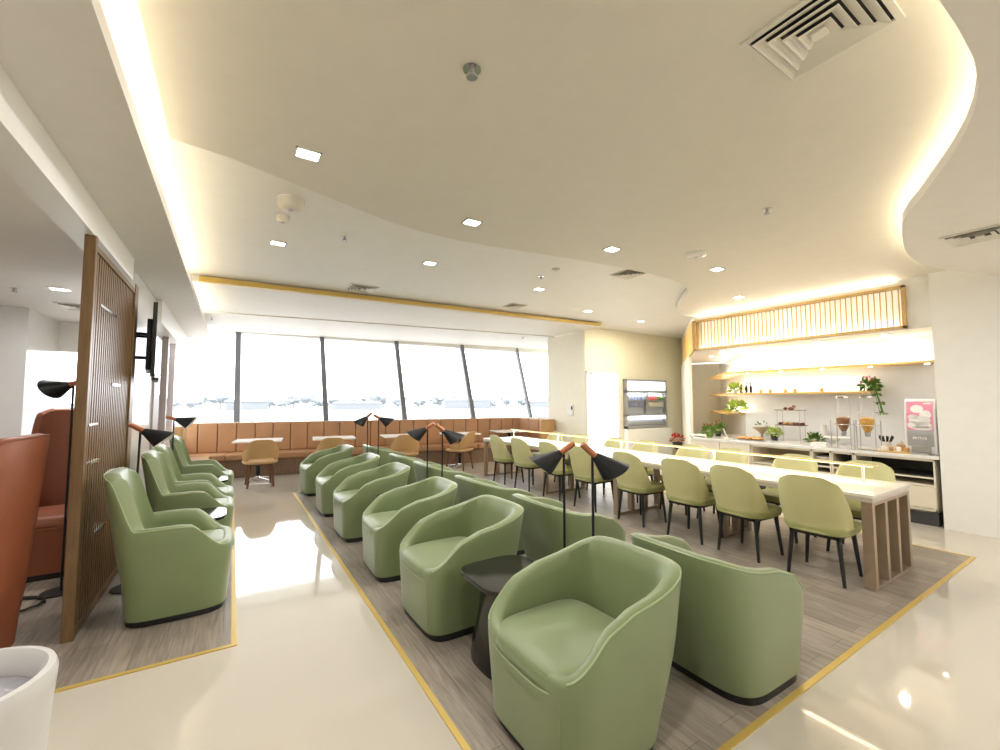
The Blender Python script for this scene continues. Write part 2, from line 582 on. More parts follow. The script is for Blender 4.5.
# rear and lounge shell
struct('wall_back', B().box(-6.5, 8.2, -4.2, -4.05, 0, ZU), M['white_wall'])
struct('wall_lounge', B().box(-6.5, -6.35, -4.2, 8.5, 0, 2.7).box(-6.3499, -2.25, 8.35, 8.5, 0, 2.7).box(-2.25, -0.95, 8.35, 8.5, 0, 0.95)
       .box(-2.25, -0.95, 8.35, 8.5, 2.2, 2.7), M['white_wall'])
struct('wall_lounge_column', B().box(-3.4, -2.1, 7.3, 8.35, 0, 2.62), M['gloss_wall'])
struct('wall_left', B().box(-0.98, -0.86, 5.27, 6.9, 0, ZB - 0.001).box(-0.98, -0.86, 7.5, 10.6, 0, 0.7), M['gloss_wall'])
struct('wall_left_pilaster', B().box(-0.99, -0.84, 6.905, 7.35, 0, 1.85), M['side_mullion'])
w3 = thing('window_3', None, None, (0, 0, 0))
w3['kind'] = 'structure'
del_keys = [k for k in ('label', 'category') if k in w3.keys()]
for k in del_keys: del w3[k]
B().box(-0.93, -0.91, 7.4, 10.6, 0.7, 2.5).build('window_pane', M['glass'], w3)
for y in (8.35, 9.3):
    B().box(-0.97, -0.87, y, y + 0.07, 0.7, 2.5).build('mullion', M['side_mullion'], w3)

# ------------------------------------------------------------------ main window wall (turned 8 degrees, glass leaning outwards)
W0 = Vector((-0.95, 10.66, 0))


def wl(u, d, z):
    """point u along the window wall, d outside it"""
    q = W0 + WU * u - WN * d
    return (q.x, q.y, z)


struct('wall_window_sill', B().hexa([wl(0, 0, 0), wl(8.8, 0, 0), wl(8.8, 0.2, 0), wl(0, 0.2, 0)], [wl(0, 0, 1.05), wl(8.8, 0, 1.05), wl(8.8, 0.2, 1.05), wl(0, 0.2, 1.05)]), M['white_wall'])
struct('wall_window_head', B().hexa([wl(0, 0.72, 3.05), wl(9.6, 0.72, 2.92), wl(9.6, 0.95, 2.92), wl(0, 0.95, 3.05)], [wl(0, 0.72, 3.5), wl(9.6, 0.72, 3.5), wl(9.6, 0.95, 3.5), wl(0, 0.95, 3.5)]), M['white_wall'])
win = thing('window_1', None, None)
win['kind'] = 'structure'
G0, G1 = 0.10, 0.80
B().hexa([wl(0, G0, 1.0), wl(9.0, G0, 1.0), wl(9.0, G0 + 0.015, 1.0), wl(0, G0 + 0.015, 1.0)],
         [wl(0, G1, 3.05), wl(9.0, G1, 3.05), wl(9.0, G1 + 0.015, 3.05), wl(0, G1 + 0.015, 3.05)]).build('window_pane', M['glass'], win)
for u in (1.05, 2.80, 4.59, 6.39, 8.1):
    wd = 0.055 if u < 8 else 0.03
    B().hexa([wl(u - wd, 0.04, 1.0), wl(u + wd, 0.04, 1.0), wl(u + wd, 0.16, 1.0), wl(u - wd, 0.16, 1.0)],
             [wl(u - .12 - wd * .9, 0.72, 3.07), wl(u - .12 + wd * .9, 0.72, 3.07), wl(u - .12 + wd * .9, 0.84, 3.07), wl(u - .12 - wd * .9, 0.84, 3.07)]).build('mullion', M['mullion'], win)
w2 = thing('window_2', None, None)
w2['kind'] = 'structure'
B().box(-2.25, -0.95, 8.41, 8.43, 0.95, 2.2).build('window_pane', M['glass'], w2)
B().box(-1.15, -1.10, 8.39, 8.45, 0.95, 2.2).build('mullion', M['mullion'], w2)
for win_ in (win, w2, w3):
    for k in ('label', 'category', 'group'):
        if k in win_.keys():
            del win_[k]

# outside: pale apron, trees and low buildings in haze
struct('ground', B().box(-600, 900, 11.8, 1200, -4.2, -4), mat('bright_concrete_apron', (0.36, 0.36, 0.36), 0.9))
random.seed(21)
for i in range(44):
    x = -30 + i * 7.6 + random.uniform(-1, 1)
    y = 330 + (i % 2) * 14 - 0.14 * x
    mb = B()
    rr = random.uniform(2.6, 4.2) * (1.25 if i % 7 in (2, 3) else 1)
    for k in range(9):
        mb.blob((random.uniform(-3.4, 3.4), random.uniform(-1.5, 1.5), rr * 1.5 + random.uniform(-1.8, 1.8)), rr * random.uniform(.35, .7), .2, 8, 5, (1.2, 1, .8))
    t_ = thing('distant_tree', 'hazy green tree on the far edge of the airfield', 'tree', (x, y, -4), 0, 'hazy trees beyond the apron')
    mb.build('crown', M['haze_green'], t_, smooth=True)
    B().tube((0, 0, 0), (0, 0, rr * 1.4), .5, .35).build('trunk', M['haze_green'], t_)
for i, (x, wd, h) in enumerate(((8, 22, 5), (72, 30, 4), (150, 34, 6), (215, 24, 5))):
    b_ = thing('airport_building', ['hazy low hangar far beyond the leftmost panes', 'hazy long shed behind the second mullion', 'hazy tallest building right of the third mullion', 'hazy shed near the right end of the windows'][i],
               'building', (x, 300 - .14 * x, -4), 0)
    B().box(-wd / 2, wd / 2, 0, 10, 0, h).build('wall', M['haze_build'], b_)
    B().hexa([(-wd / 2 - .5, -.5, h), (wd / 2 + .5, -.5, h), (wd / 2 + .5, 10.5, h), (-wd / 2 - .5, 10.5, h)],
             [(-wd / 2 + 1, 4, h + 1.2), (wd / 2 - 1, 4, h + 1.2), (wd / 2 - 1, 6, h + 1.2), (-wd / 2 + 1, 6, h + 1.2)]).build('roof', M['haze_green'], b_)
random.seed(5)

# ------------------------------------------------------------------ frosted glass door and its frame
dr = thing('door_1', None, None, (0, 0, 0))
for k in ('label', 'category'):
    if k in dr.keys(): del dr[k]
dr['kind'] = 'structure'
B().box(6.70, 7.66, YF - 0.025, YF - 0.01, 0.02, 2.13).build('glass_leaf', M['frost'], dr)
B().box(6.66, 6.70, YF - 0.03, YF, 0, 2.17).box(7.66, 7.70, YF - 0.03, YF, 0, 2.17).box(6.66, 7.70, YF - 0.03, YF, 2.13, 2.17).build('door_frame', M['white'], dr, bevel=.003)
B().tube((7.54, YF - 0.07, 0.85), (7.54, YF - 0.07, 1.45), 0.012).tube((7.54, YF - 0.07, 0.95), (7.54, YF - 0.02, 0.95), 0.008).tube((7.54, YF - 0.07, 1.35), (7.54, YF - 0.02, 1.35), 0.008).build('door_handle', M['steel'], dr, smooth=True)
B().box(6.72, 6.86, YF - 0.05, YF - 0.0, 2.10, 2.13).build('hinge', M['steel'], dr)

# access panel on the pier
ap = thing('access_reader', 'small pale grey card reader box on the cream pier left of the door', 'access reader', (6.62, 7.5, 1.28))
B().box(-0.0, 0.03, -0.11, 0.11, -0.12, 0.14).build('reader_body', M['white_matt'], ap, bevel=.01)
B().box(-0.006, 0.0, -0.10, -0.06, 0.02, 0.10).build('reader_slot', M['black'], ap)
# ------------------------------------------------------------------ built in fridge
fx0, fx1, fz0, fz1 = 7.86, 9.36, 0.86, 2.02
fr = thing('display_fridge', 'grey framed glass door drinks fridge built into the cream wall', 'fridge', ((fx0 + fx1) / 2, YF, 0))
wf = (fx1 - fx0) / 2


def fbox(x0, x1, y0, y1, z0, z1, m, name, parent=None, **k):
    return B().box(x0, x1, -y1, -y0, z0, z1).build(name, m, parent or fr, **k)


mbf = B()
for q in ((-wf, wf, .0, .10, fz0, fz0 + .05), (-wf, wf, .0, .10, fz1 - .04, fz1), (-wf, -wf + .05, 0, .10, fz0, fz1), (wf - .05, wf, 0, .10, fz0, fz1), (-wf, wf, 0, .1, 1.70, 1.76), (-wf, wf, 0, .1, 1.14, 1.19), (-.03, .03, 0, .1, 1.19, 1.7)):
    mbf.box(q[0], q[1], -q[3], -q[2], q[4], q[5])
mbf.build('frame', M['steel'], fr, bevel=.004)
fbox(-wf + .05, wf - .05, .0, .01, fz0 + .04, fz1 - .04, M['fridge_in'], 'back_panel')
fbox(-wf + .05, wf - .05, .05, .07, 1.76, fz1 - .05, M['coolbox'], 'light_box')
fbox(-wf + .05, wf - .05, .04, .05, 1.06, 1.14, M['coolbox'], 'lower_light')
fbox(-wf + .05, wf - .05, .01, .05, 0.93, 0.99, M['steel'], 'vent_grille')
for s_ in (-1, 1):
    fbox(min(s_ * .04, s_ * (wf - .06)), max(s_ * .04, s_ * (wf - .06)), .095, .10, 1.2, 1.69, M['glass'], 'door_pane')
for z in (1.34, 1.50):
    fbox(-wf + .05, wf - .05, .01, .085, z, z + .012, M['steel'], 'shelf')
fbox(-wf - .02, wf + .12, .0, .14, 0.0, 0.84, M['white'], 'lower_cabinet', bevel=.005)
cans = None
for r, z in enumerate((1.352, 1.512)):
    for k in range(16):
        x = (fx0 + fx1) / 2 - wf + .12 + k * .084
        if abs(x - (fx0 + fx1) / 2) < .05: continue
        colr = (M['blue_can'] if k < 8 else (M['wine_red'] if k < 13 else M['leaf'])) if r == 1 else (M['blue_can'] if k < 8 else M['cabinet'])
        c = B().lathe([(.024, 0), (.027, .01), (.027, .10), (.02, .115)], n=10).build('drink_can', colr, smooth=True)
        c.location = (x, YF - .05, z)
        side = 'behind the left glass door' if k < 8 else 'behind the right glass door'
        tag(c, ('upper shelf' if r else 'lower shelf') + ' drink can ' + side + ' of the wall fridge', 'can', 'cans on the fridge %s shelf, %s' % ('upper' if r else 'lower', side))
area('fridge_lamp', ((fx0 + fx1) / 2, YF - .085, 1.69), (0, .35, -1), 1.3, .03, 5, (.85, .92, 1))
# red dried flowers by the fridge
rf = thing('red_flower_pot', 'low dark pot of red dried flowers right of the fridge', 'plant', (8.75, 6.2, 0.0))


def foliage(mb, c, r, n, size, droop=0.0, up=1.0):
    for _ in range(n):
        a = random.uniform(0, 2 * PI)
        e = random.uniform(-0.2, 1.2) * up
        d = Vector((math.cos(a) * math.cos(e), math.sin(a) * math.cos(e), math.sin(e)))
        p = Vector(c) + d * r * random.uniform(.35, 1)
        q = p + (d + Vector((random.uniform(-.5, .5), random.uniform(-.5, .5), random.uniform(-.4, .4) - droop))).normalized() * size
        s_ = (q - p).cross(Vector((random.random(), random.random(), 1))).normalized() * size * .28
        m_ = (p + q) / 2
        nn = (q - p).cross(s_).normalized() * size * .06
        mb.add([p, m_ + s_ + nn, q, m_ - s_ + nn, m_ - nn], [(0, 1, 4), (1, 2, 4), (2, 3, 4), (3, 0, 4)])
    return mb


B().lathe([(.07, .40), (.10, .48), (.11, .55), (.10, .55), (.08, .50)], n=16).lathe([(.03, 0), (.02, .38), (.07, .41)], n=12).build('pot', M['black'], rf, smooth=True)
foliage(B(), (0, 0, .60), .13, 60, .08).build('flowers', M['red'], rf)
B().lathe([(.16, 0), (.16, .02), (.03, .04)], n=16).build('foot', M['black'], rf)

# ------------------------------------------------------------------ serving counter
cab_groups = 'cabinets under the marble worktop'


def cabinet(name, label, y0, y1, parts):
    o = thing(name, label, 'cabinet', (7.15, (y0 + y1) / 2, 0))
    parts(o, -(y1 - y0) / 2, (y1 - y0) / 2)
    return o


def carcass(o, a, b, inner, z0=0.16, z1=0.80, kick=True):
    mb = B().box(0.0, .6, a, a + .018, z0, z1).box(0, .6, b - .018, b, z0, z1).box(0, .6, a, b, z0, z0 + .018).box(0, .6, a, b, z1 - .03, z1)
    mb.build('carcass', M['cabinet'], o, bevel=.002)
    B().box(.56, .6, a + .018, b - .018, z0 + .018, z1 - .03).build('back_panel', inner, o)
    if kick:
        B().box(.03, .5, a, b, 0.0, z0).build('kickboard', M['kick'], o)


def closed(o, a, b):
    carcass(o, a, b, M['cabinet_beige'])
    B().box(-.018, 0, a + .004, b - .004, .165, .795).build('door', M['cabinet'], o, bevel=.003)


cabinet('cabinet', 'cream closed cabinet door farthest along the serving counter', 4.24, 4.79, closed)
cabinet('cabinet', 'cream closed cabinet door next to the open beige bay', 3.72, 4.235, closed)


def open_bay(o, a, b):
    carcass(o, a, b, M['cabinet_beige'])
    B().box(.02, .56, a + .018, b - .018, .50, .52).build('shelf', M['cabinet'], o)
    B().box(.0, .02, a + .018, b - .018, .178, .49).build('lower_door', M['cabinet'], o)


cabinet('cabinet', 'wide open cream cabinet bay with beige inside under the tiered stand', 2.87, 3.715, open_bay)


def dark_bay(o, a, b):
    carcass(o, a, b, M['cabinet_in'])
    B().box(.0, .56, a + .018, b - .018, .56, .58).box(.0, .56, a + .018, b - .018, .47, .49).build('shelf', M['cabinet'], o)
    B().box(.02, .5, a + .03, b - .03, .585, .60).build('dark_tray', M['black'], o)
    n = max(1, round((b - a) / .38))
    wv = (b - a) / n
    for i in range(n):
        d = B().box(-.018, .3, a + i * wv + .004, a + (i + 1) * wv - .004, .215, .466).build('drawer', M['cabinet'], o, bevel=.003)
    B().box(0, .02, a, b, .16, .21).build('rail', M['cabinet'], o)


cabinet('cabinet', 'narrow open cabinet bay with white crockery below the white box', 2.63, 2.865, dark_bay)
cabinet('cabinet', 'narrow dark open cabinet bay below the brown cereal dispenser', 2.37, 2.625, dark_bay)
cabinet('cabinet', 'wide dark open cabinet bay with drawers below the drink dispenser', 1.58, 2.365, dark_bay)
wt = B().prism(run_poly(-0.03, 0.895, 1.535, 0.95), .80, .84).build('worktop', M['marble'], bevel=.003)
tag(wt, 'long white marble worktop running along the serving counter', 'worktop')
ce = off_pt(0, .95)
cend = thing('counter_end_cabinet', 'cream angled cabinet closing the far end of the serving counter', 'cabinet', (0, 0, 0))
p_ = [off_pt(0.0, 0.12), off_pt(0.0, .95), off_pt(.85, .95), off_pt(.64, .42)]
B().prism([(q.x, q.y) for q in p_], .08, .80).build('body', M['cabinet'], cend)
p_ = [off_pt(0.05, 0.15), off_pt(0.05, .93), off_pt(.8, .93), off_pt(.62, .44)]
B().prism([(q.x, q.y) for q in p_], 0, .08).build('kickboard', M['kick'], cend)
bowl = B().lathe([(.03, 0), (.10, .05), (.13, .10), (.12, .10), (.09, .055)], n=20).build('bowl', M['white'], smooth=True)
bowl.location = (7.30, 2.75, .605)
tag(bowl, 'white bowl inside the narrow open cabinet bay', 'bowl')

# wall shelves with light above and below
for i, (z, lab) in enumerate(((2.0, 'upper long oak wall shelf with downlights above the counter'), (1.612, 'lower long oak wall shelf carrying bottles and plants'))):
    y0 = 1.55 if i == 0 else 2.33
    sh = thing('wall_shelf', lab, 'shelf')
    B().prism(run_poly(.55, .9, y0, 2.6), z, z + .035).build('board', M['oak'], sh, bevel=.003)
    if i == 0:
        for y in (1.75, 2.35, 2.95, 3.55, 4.1):
            B().lathe([(.025, 0), (.025, .006)], (XB - .2, y, z - .006), 12).build('shelf_spot', M['lamp'], sh)
    B().box(XB - .05, XB - .03, y0 + .05, 4.1, z + .036, z + .05).build('light_strip', M['ledbar'], sh)
    strip((XB - .06, y0 + .1, z + .055), (XB - .06, 4.15, z + .055), (0.25, 0, 1), 6.5, .02, SOFT)
    a2, b2 = off_pt(.84, .1), off_pt(.84, 2.4)
    strip((a2.x, a2.y, z + .055), (b2.x, b2.y, z + .055), DN * .3 + Vector((0, 0, 1)), 7, .02, SOFT)
m3, m3b = miter(.55), miter(.9)
s3 = thing('box_shelf', 'short lit oak edged box shelf below the long shelves', 'shelf')
pa = [m3, off_pt(.55, 2.4), off_pt(.9, 2.4), m3b]
B().prism([(q.x, q.y) for q in pa], 1.255, 1.285).build('board', M['oak'], s3)
a2, b2 = off_pt(.84, .1), off_pt(.84, 2.2)
strip((a2.x, a2.y, 1.30), (b2.x, b2.y, 1.30), DN * .3 + Vector((0, 0, 1)), 6, .02, SOFT)

# ------------------------------------------------------------------ slatted hood
hd = thing('slatted_hood', 'long backlit hood with oak frame and thin vertical slats above the counter', 'hood')
hz0, hz1 = 2.42, 2.97
B().box(7.15, 7.20, 1.76, 1.80, hz0, hz1).box(7.15, 7.20, 1.76, 4.66, hz0, hz0 + .035).box(7.15, 7.20, 1.76, 4.66, hz1 - .035, hz1).box(7.15, 7.20, 4.62, 4.66, hz0, hz1).build('oak_frame', M['oak'], hd, bevel=.003)
B().box(7.27, 7.29, 1.80, 4.62, hz0 + .03, hz1 - .03).build('backlit_panel', M['backlit'], hd)
pf = [off_pt(.0, 0.0), off_pt(.0, 2.7), off_pt(.05, 2.7), off_pt(.05, 0.0)]
B().prism([(q.x, q.y) for q in pf], hz0, hz1).build('oak_end_panel', M['oak'], hd)
B().prism(run_poly(.05, .9, 1.54, 2.7), hz0 - .012, hz0 + .01).build('underside', M['white_matt'], hd)
B().box(7.19, 7.9, 1.54, 1.76, hz0, hz1).build('side_filler', M['white_matt'], hd)
for y in (2.1, 2.9, 3.7, 4.4):
    B().lathe([(.035, 0), (.035, .006)], (7.6, y, hz0 - .018), 14).build('spot_lens', M['lamp'], hd)
    area('hood_spot', (7.6, y, hz0 - .022), (.1, 0, -1), .07, .07, 5, SOFT)
hq = off_pt(.45, 1.1)
B().lathe([(.035, 0), (.035, .006)], (hq.x, hq.y, hz0 - .018), 14).build('spot_lens', M['lamp'], hd)
area('hood_spot', (hq.x, hq.y, hz0 - .022), (.1, 0, -1), .07, .07, 9, SOFT)
N_S = 46
for i in range(N_S):
    y = 1.83 + i * (4.60 - 1.83) / (N_S - 1)
    B().box(7.18, 7.20, y - .0045, y + .0045, hz0 + .03, hz1 - .03).build('slat', M['oak'], hd)
strip((7.235, 1.85, hz0 + .04), (7.235, 4.6, hz0 + .04), (0.25, 0, 1), 2.2, .03, SOFT)
strip((7.17, 1.85, hz1 + .015), (7.17, 4.6, hz1 + .015), (-.8, 0, .8), 13, .02, WARM)

# ------------------------------------------------------------------ tub armchairs
def smooth(a, b, x):
    t = max(0.0, min(1.0, (x - a) / (b - a)))
    return t * t * (3 - 2 * t)


def sup(t, a, b, n=4.0):
    c, s_ = math.cos(t), math.sin(t)
    return (a * math.copysign(abs(c) ** (2 / n), c), b * math.copysign(abs(s_) ** (2 / n), s_))


def plan(t, a, b, high):
    if high:
        return sup(t, a, b, 4.5)
    return sup(t, a, b, 6.0 if math.cos(t) > 0 else 4.2)


RIM = [(0, .435), (.02, .452), (.04, .468), (.09, .510), (.125, .540), (.155, .568), (.19, .596), (.22, .614), (.26, .632), (.30, .644), (.36, .655), (.42, .668), (.48, .688), (.54, .714), (.59, .735), (.62, .742)]


def make_tub(name, label, D, Wd, hb, ha, hs, material, pip, lean=0.0, th=0.062, high=False, group=None):
    """faces +X; D depth, Wd width, hb back height, ha arm height, hs seat height"""
    root = thing(name, label, 'armchair', group=group)
    a, b = D / 2, Wd / 2
    NT = 128

    def rim(x, y=0.0):
        return rim0(x) - ((.05 * smooth(.55, 1.0, abs(y) / b)) * smooth(ha, hb, rim0(x)) if high else 0)

    def rim0(x):
        u = (x + a) / (2 * a)      # 0 back, 1 front
        if high:
            back = smooth(0.19, 0.06, u) * (hb - ha)
            front = smooth(0.58, 0.93, u) * (ha - hs - .02)
            return ha + back - front
        d = a - x
        for (d0, h0), (d1, h1) in zip(RIM, RIM[1:]):
            if d <= d1 + 1e-6:
                return h0 + (h1 - h0) * (d - d0) / (d1 - d0)
        return RIM[-1][1]

    def ring(t, s_, z, inset=0.0):
        x, y = plan(t, a - inset, b - inset, high)
        k = s_
        bulge = 0.0
        if high:
            x2 = x * k - lean * max(0, (z - .3)) * smooth(.2, -1, x / a)
        else:
            x2 = x * (k if x < 0 else .5 + .5 * k) - lean * (z / .76) * smooth(.5, -1, x / a)
        return (x2, y * (.5 + .5 * k if high else k), z)
    cols = []
    for i in range(NT):
        t = 2 * PI * i / NT
        x0, y0 = plan(t, a, b, high)
        h = rim(x0, y0)
        col = []
        z0 = .05
        for k in range(9):
            z = z0 + (h - .03 - z0) * k / 8
            s_ = .90 + .10 * smooth(0.0, .46, z) if not high else .92 + .08 * smooth(0, .45, z)
            col.append(ring(t, s_, z))
        for k in range(1, 7):
            ph = PI * k / 7
            ins = th / 2 - th / 2 * math.cos(ph)
            col.append(ring(t, 1.0, h - .03 + .03 * math.sin(ph), ins))
        zi = hs - .10
        for k in range(1, 6):
            z = h - .03 + (zi - h + .03) * k / 5
            col.append(ring(t, 1.0, z, th))
        cols.append(col)
    rows = [[cols[i][k] for i in range(NT)] for k in range(len(cols[0]))]
    mb = B().grid(rows, closed_u=True)
    n = len(mb.v)
    mb.f.append(tuple(range(NT))[::-1])
    mb.f.append(tuple(range((len(rows) - 1) * NT, len(rows) * NT)))
    mb.build('shell', material, root, smooth=True)
    # piping along the outer edge of the rim
    pts = []
    for i in range(NT):
        t = 2 * PI * i / NT
        x0, y0 = plan(t, a, b, high)
        if x0 < a * .93:
            pts.append((t, ring(t, 1.0, rim(x0, y0) - .012, .004)))
    pts.sort(key=lambda q: q[0])
    B().path([q[1] for q in pts], .0045, 6).build('piping', pip, root, smooth=True)
    # seat cushion, reaching over the front edge
    sb = []
    ai, bi = a - th + .004, b - th + .004
    NS = 64
    prof = [(0.97, hs - .062), (1.0, hs - .05), (1.0, hs - .03), (.985, hs - .008), (.94, hs + .006), (.80, hs + .016), (.5, hs + .024), (.2, hs + .027)]
    for s_, z in prof:
        r_ = []
        for i in range(NS):
            t = 2 * PI * i / NS
            x, y = sup(t, ai, bi, 4.5)
            x, y = x * s_, y * s_
            if x > 0:
                f = x / ai
                x = x + (a + .008 - ai) * f ** 3
                if abs(y) > 0:
                    y = y * (1 + .10 * f ** 4)
            r_.append((x, y, z))
        sb.append(r_)
    mb = B().grid(sb, closed_u=True)
    mb.f.append(tuple(range((len(sb) - 1) * NS, len(sb) * NS)))
    mb.f.append(tuple(range(NS))[::-1])
    mb.build('seat_cushion', material, root, smooth=True)
    pf_ = []
    for k in range(33):
        t = -1.05 + 2.1 * k / 32
        x, y = sup(t, ai, bi, 4.5)
        f = x / ai
        pf_.append((x + (a + .010 - ai) * f ** 3, y * (1 + .10 * f ** 4), hs - .052 - .018 * (1 - abs(t) / 1.05)))
    B().path(pf_, .0035, 5).build('cushion_piping', pip, root, smooth=True)
    # apron seams on the front
    B().path([(a * .90 * 1.0 + .012, s_ * b * .72, .08) if k == 0 else (a + .001, s_ * b * .80, hs - .06) for s_ in (1,) for k in (0, 1)], .0015, 5).build('front_seam', material, root)
    # plinth
    pl = []
    for i in range(48):
        t = 2 * PI * i / 48
        x, y = plan(t, a * .88, b * .88, high)
        pl.append((x, y))
    B().prism(pl, FL, .052).build('plinth', M['black'], root)
    return register(root)


A_Y = [1.55, 2.80, 3.83, 5.02, 6.19, 7.62]
A_L = ['sage green tub armchair facing the aisle, closest to the camera beside the black side table',
       'sage green tub armchair facing the aisle just beyond the first black side table',
       'third green tub armchair from the camera in the row facing the aisle',
       'fourth green tub armchair from the camera in the row facing the aisle',
       'fifth green tub armchair from the camera in the row facing the aisle',
       'green tub armchair facing the aisle, farthest toward the windows']
tub = make_tub('tub_armchair', A_L[0], .62, .68, .75, .585, .435, M['green'], M['green_piping'], lean=.165, group='green tub armchairs facing the aisle')
tub.location = (1.375, A_Y[0], 0)
tub.rotation_euler = (0, 0, PI)
for i in range(1, 6):
    dup(tub, ((1.375, 1.365, 1.35, 1.33, 1.32, 1.30)[i], A_Y[i], 0), PI + R((0, 1, -2, 1, 0, 2)[i]), A_L[i])
B_Y = [1.46, 2.70, 3.78, 4.98, 5.95, 7.46]
B_L = ['sage green tub armchair with its back to the camera, nearest the yellow trim',
       'green tub armchair facing the long table, behind the nearest pair of lamps',
       'third green tub armchair from the camera in the row facing the long table',
       'fourth green tub armchair from the camera in the row facing the long table',
       'fifth green tub armchair from the camera in the row facing the long table',
       'green tub armchair facing the long table, farthest toward the windows']
for i in range(6):
    o = dup(tub, (2.42, B_Y[i], 0), R((-1, -2, 1, 0, 2, 0)[i]), B_L[i])
    o['group'] = 'green tub armchairs facing the long table'
hi = make_tub('high_back_armchair', 'high backed green armchair nearest the camera beside the wooden screen', .64, .60, 1.02, .645, .46, M['green'], M['green_piping'], lean=.16, th=.075, high=True,
              group='high backed green armchairs along the left wall')
hi.location = (-.28, 3.98, 0)
for y, lab in ((5.28, 'high backed green armchair second from the camera, just past the first wall lamp'), (5.96, 'high backed green armchair third from the camera, touching the second one'),
               (7.35, 'high backed green armchair farthest from the camera along the left wall')):
    dup(hi, (-.27, y, 0), 0, lab)
og = make_tub('orange_armchair', 'tall rust orange armchair seen from behind at the left edge of the picture', .72, .74, 1.30, .66, 0.46, M['orange'], M['orange'], lean=.07, th=.09, high=True,
              group='rust orange lounge armchairs')
og.location = (-1.40, 3.60, 0)
og.rotation_euler = (0, 0, PI - R(4))
o2 = dup(og, (-1.31, 5.44, 0), R(-90), 'rust orange armchair behind the wooden screen, facing the camera')
o2.scale = (1, .84, 1.10)

# black side tables
def side_table(label):
    o = thing('side_table', label, 'table', group='black side tables between armchairs')
    top = []
    for i in range(48):
        t = 2 * PI * i / 48
        top.append(sup(t, .235, .235, 4))
    B().prism(top, .475, .50).build('table_top', M['black_gloss'], o, bevel=.006)
    rows = []
    for z, s_ in ((FL, .185), (.04, .19), (.12, .178), (.30, .145), (.42, .135), (.455, .15), (.475, .19)):
        rows.append([(*sup(2 * PI * i / 40, s_, s_, 3.2), z) for i in range(40)])
    mb = B().grid(rows, closed_u=True)
    mb.f.append(tuple(range(40))[::-1])
    mb.build('pedestal', M['black_gloss'], o, smooth=True)
    return register(o)


st = side_table('glossy black side table between the two armchairs nearest the camera')
st.location = (1.40, 2.15, 0)
for x, y, lab in ((1.56, 4.43, 'black side table between the third and fourth armchairs facing the aisle'), (1.54, 6.90, 'black side table between the last two armchairs facing the aisle'),
                  (-.24, 4.66, 'black side table behind the nearest high backed armchair'), (-.24, 6.66, 'black side table before the farthest high backed armchair')):
    dup(st, (x, y, 0), 0, lab)


# ------------------------------------------------------------------ floor lamps
def floor_lamp(x, y, h, head, label, group, drop=.5, stem_lean=(0, 0)):
    o = thing('floor_lamp', label, 'floor lamp', (x, y, 0), 0, group)
    B().lathe([(.12, FL), (.12, .012), (.02, .018)], n=24).build('base', M['black_metal'], o, smooth=True)
    top = Vector((stem_lean[0], stem_lean[1], h))
    B().tube((0, 0, .012), top, .0082, .0082, 8).build('pole', M['black_metal'], o, smooth=True)
    d = Vector((head[0], head[1], 0)).normalized()
    ax = (d * math.cos(drop) + Vector((0, 0, -math.sin(drop)))).normalized()
    c = top
    B().tube(c - ax * .085, c + ax * .03, .019, .021, 16).build('copper_grip', M['copper'], o, smooth=True)
    p0 = c + ax * .022
    # cone cut obliquely: rim lies flatter than perpendicular to the axis
    a = ax.orthogonal().normalized()
    side = ax.cross(Vector((0, 0, 1))).normalized()
    upv = side.cross(ax).normalized()
    n = 28
    ln, rr = .165, .088
    r1 = []
    r2 = []
    r0 = []
    r0i = []
    for i in range(n):
        t = 2 * PI * i / n
        e = side * math.cos(t) + upv * math.sin(t)
        k = 1.0 + .18 * math.sin(t)
        r0.append(p0 + e * .024)
        r1.append(p0 + ax * ln * k + e * (.024 + (rr - .024) * k))
        r2.append(p0 + ax * ln * k + e * (.024 + (rr - .024) * k - .003))
        r0i.append(p0 + ax * .01 + e * .018)
    sh = B().grid([r0, r1], closed_u=True)
    sh.f.append(tuple(range(n)))
    sh.build('lamp_shade', M['black_metal'], o, smooth=True)
    inn = B().grid([r1, r2, r0i], closed_u=True)
    inn.build('shade_lining', M['enamel'], o, smooth=True)
    B().blob(p0 + ax * .07, .022, 0, 10, 8).build('bulb', M['enamel'], o, smooth=True)
    return o


PG = 'black cone floor lamps between the green armchairs'
floor_lamp(1.88, 2.19, 1.17, (-.86, .50), 'black cone floor lamp nearest the camera with its head turned left', PG, .62)
floor_lamp(1.88, 1.925, 1.18, (.86, -.40), 'black cone floor lamp nearest the camera with its head turned right', PG, .72)
floor_lamp(1.88, 4.52, 1.20, (-.86, .50), 'black cone floor lamp of the middle pair with its head turned left', PG, .6)
floor_lamp(1.88, 4.12, 1.20, (.86, -.42), 'black cone floor lamp of the middle pair with its head turned right', PG, .66)
floor_lamp(1.88, 7.03, 1.25, (-.90, .42), 'black cone floor lamp of the farthest pair with its head turned left', PG, .75)
floor_lamp(1.88, 6.42, 1.25, (.92, -.32), 'black cone floor lamp of the farthest pair with its head turned right', PG)
LG = 'black cone floor lamps along the left wall'
floor_lamp(-.65, 4.56, 1.265, (.97, -.1), 'black cone floor lamp with copper grip beside the screen', LG, .55, (.02, 0))
floor_lamp(-.60, 6.62, 1.28, (.97, -.1), 'black cone floor lamp in front of the side windows', LG, .35)
# large dark cone lamp in the lounge behind the screen
bl = floor_lamp(-1.09, 4.75, 1.64, (-.85, .53), 'large black cone lamp head behind the wooden screen', 'lounge lamp', .3)
bl.scale = (1.0, 1.0, 1.0)
cbl = B().path([(-1.35 + .22 * math.cos(k * .42), 4.55 + .16 * math.sin(k * .42), .012 + .0006 * k) for k in range(28)], .009, 6).build('power_cable', M['black'], smooth=True)
tag(cbl, 'black coiled power cable on the floor behind the wooden screen', 'cable')

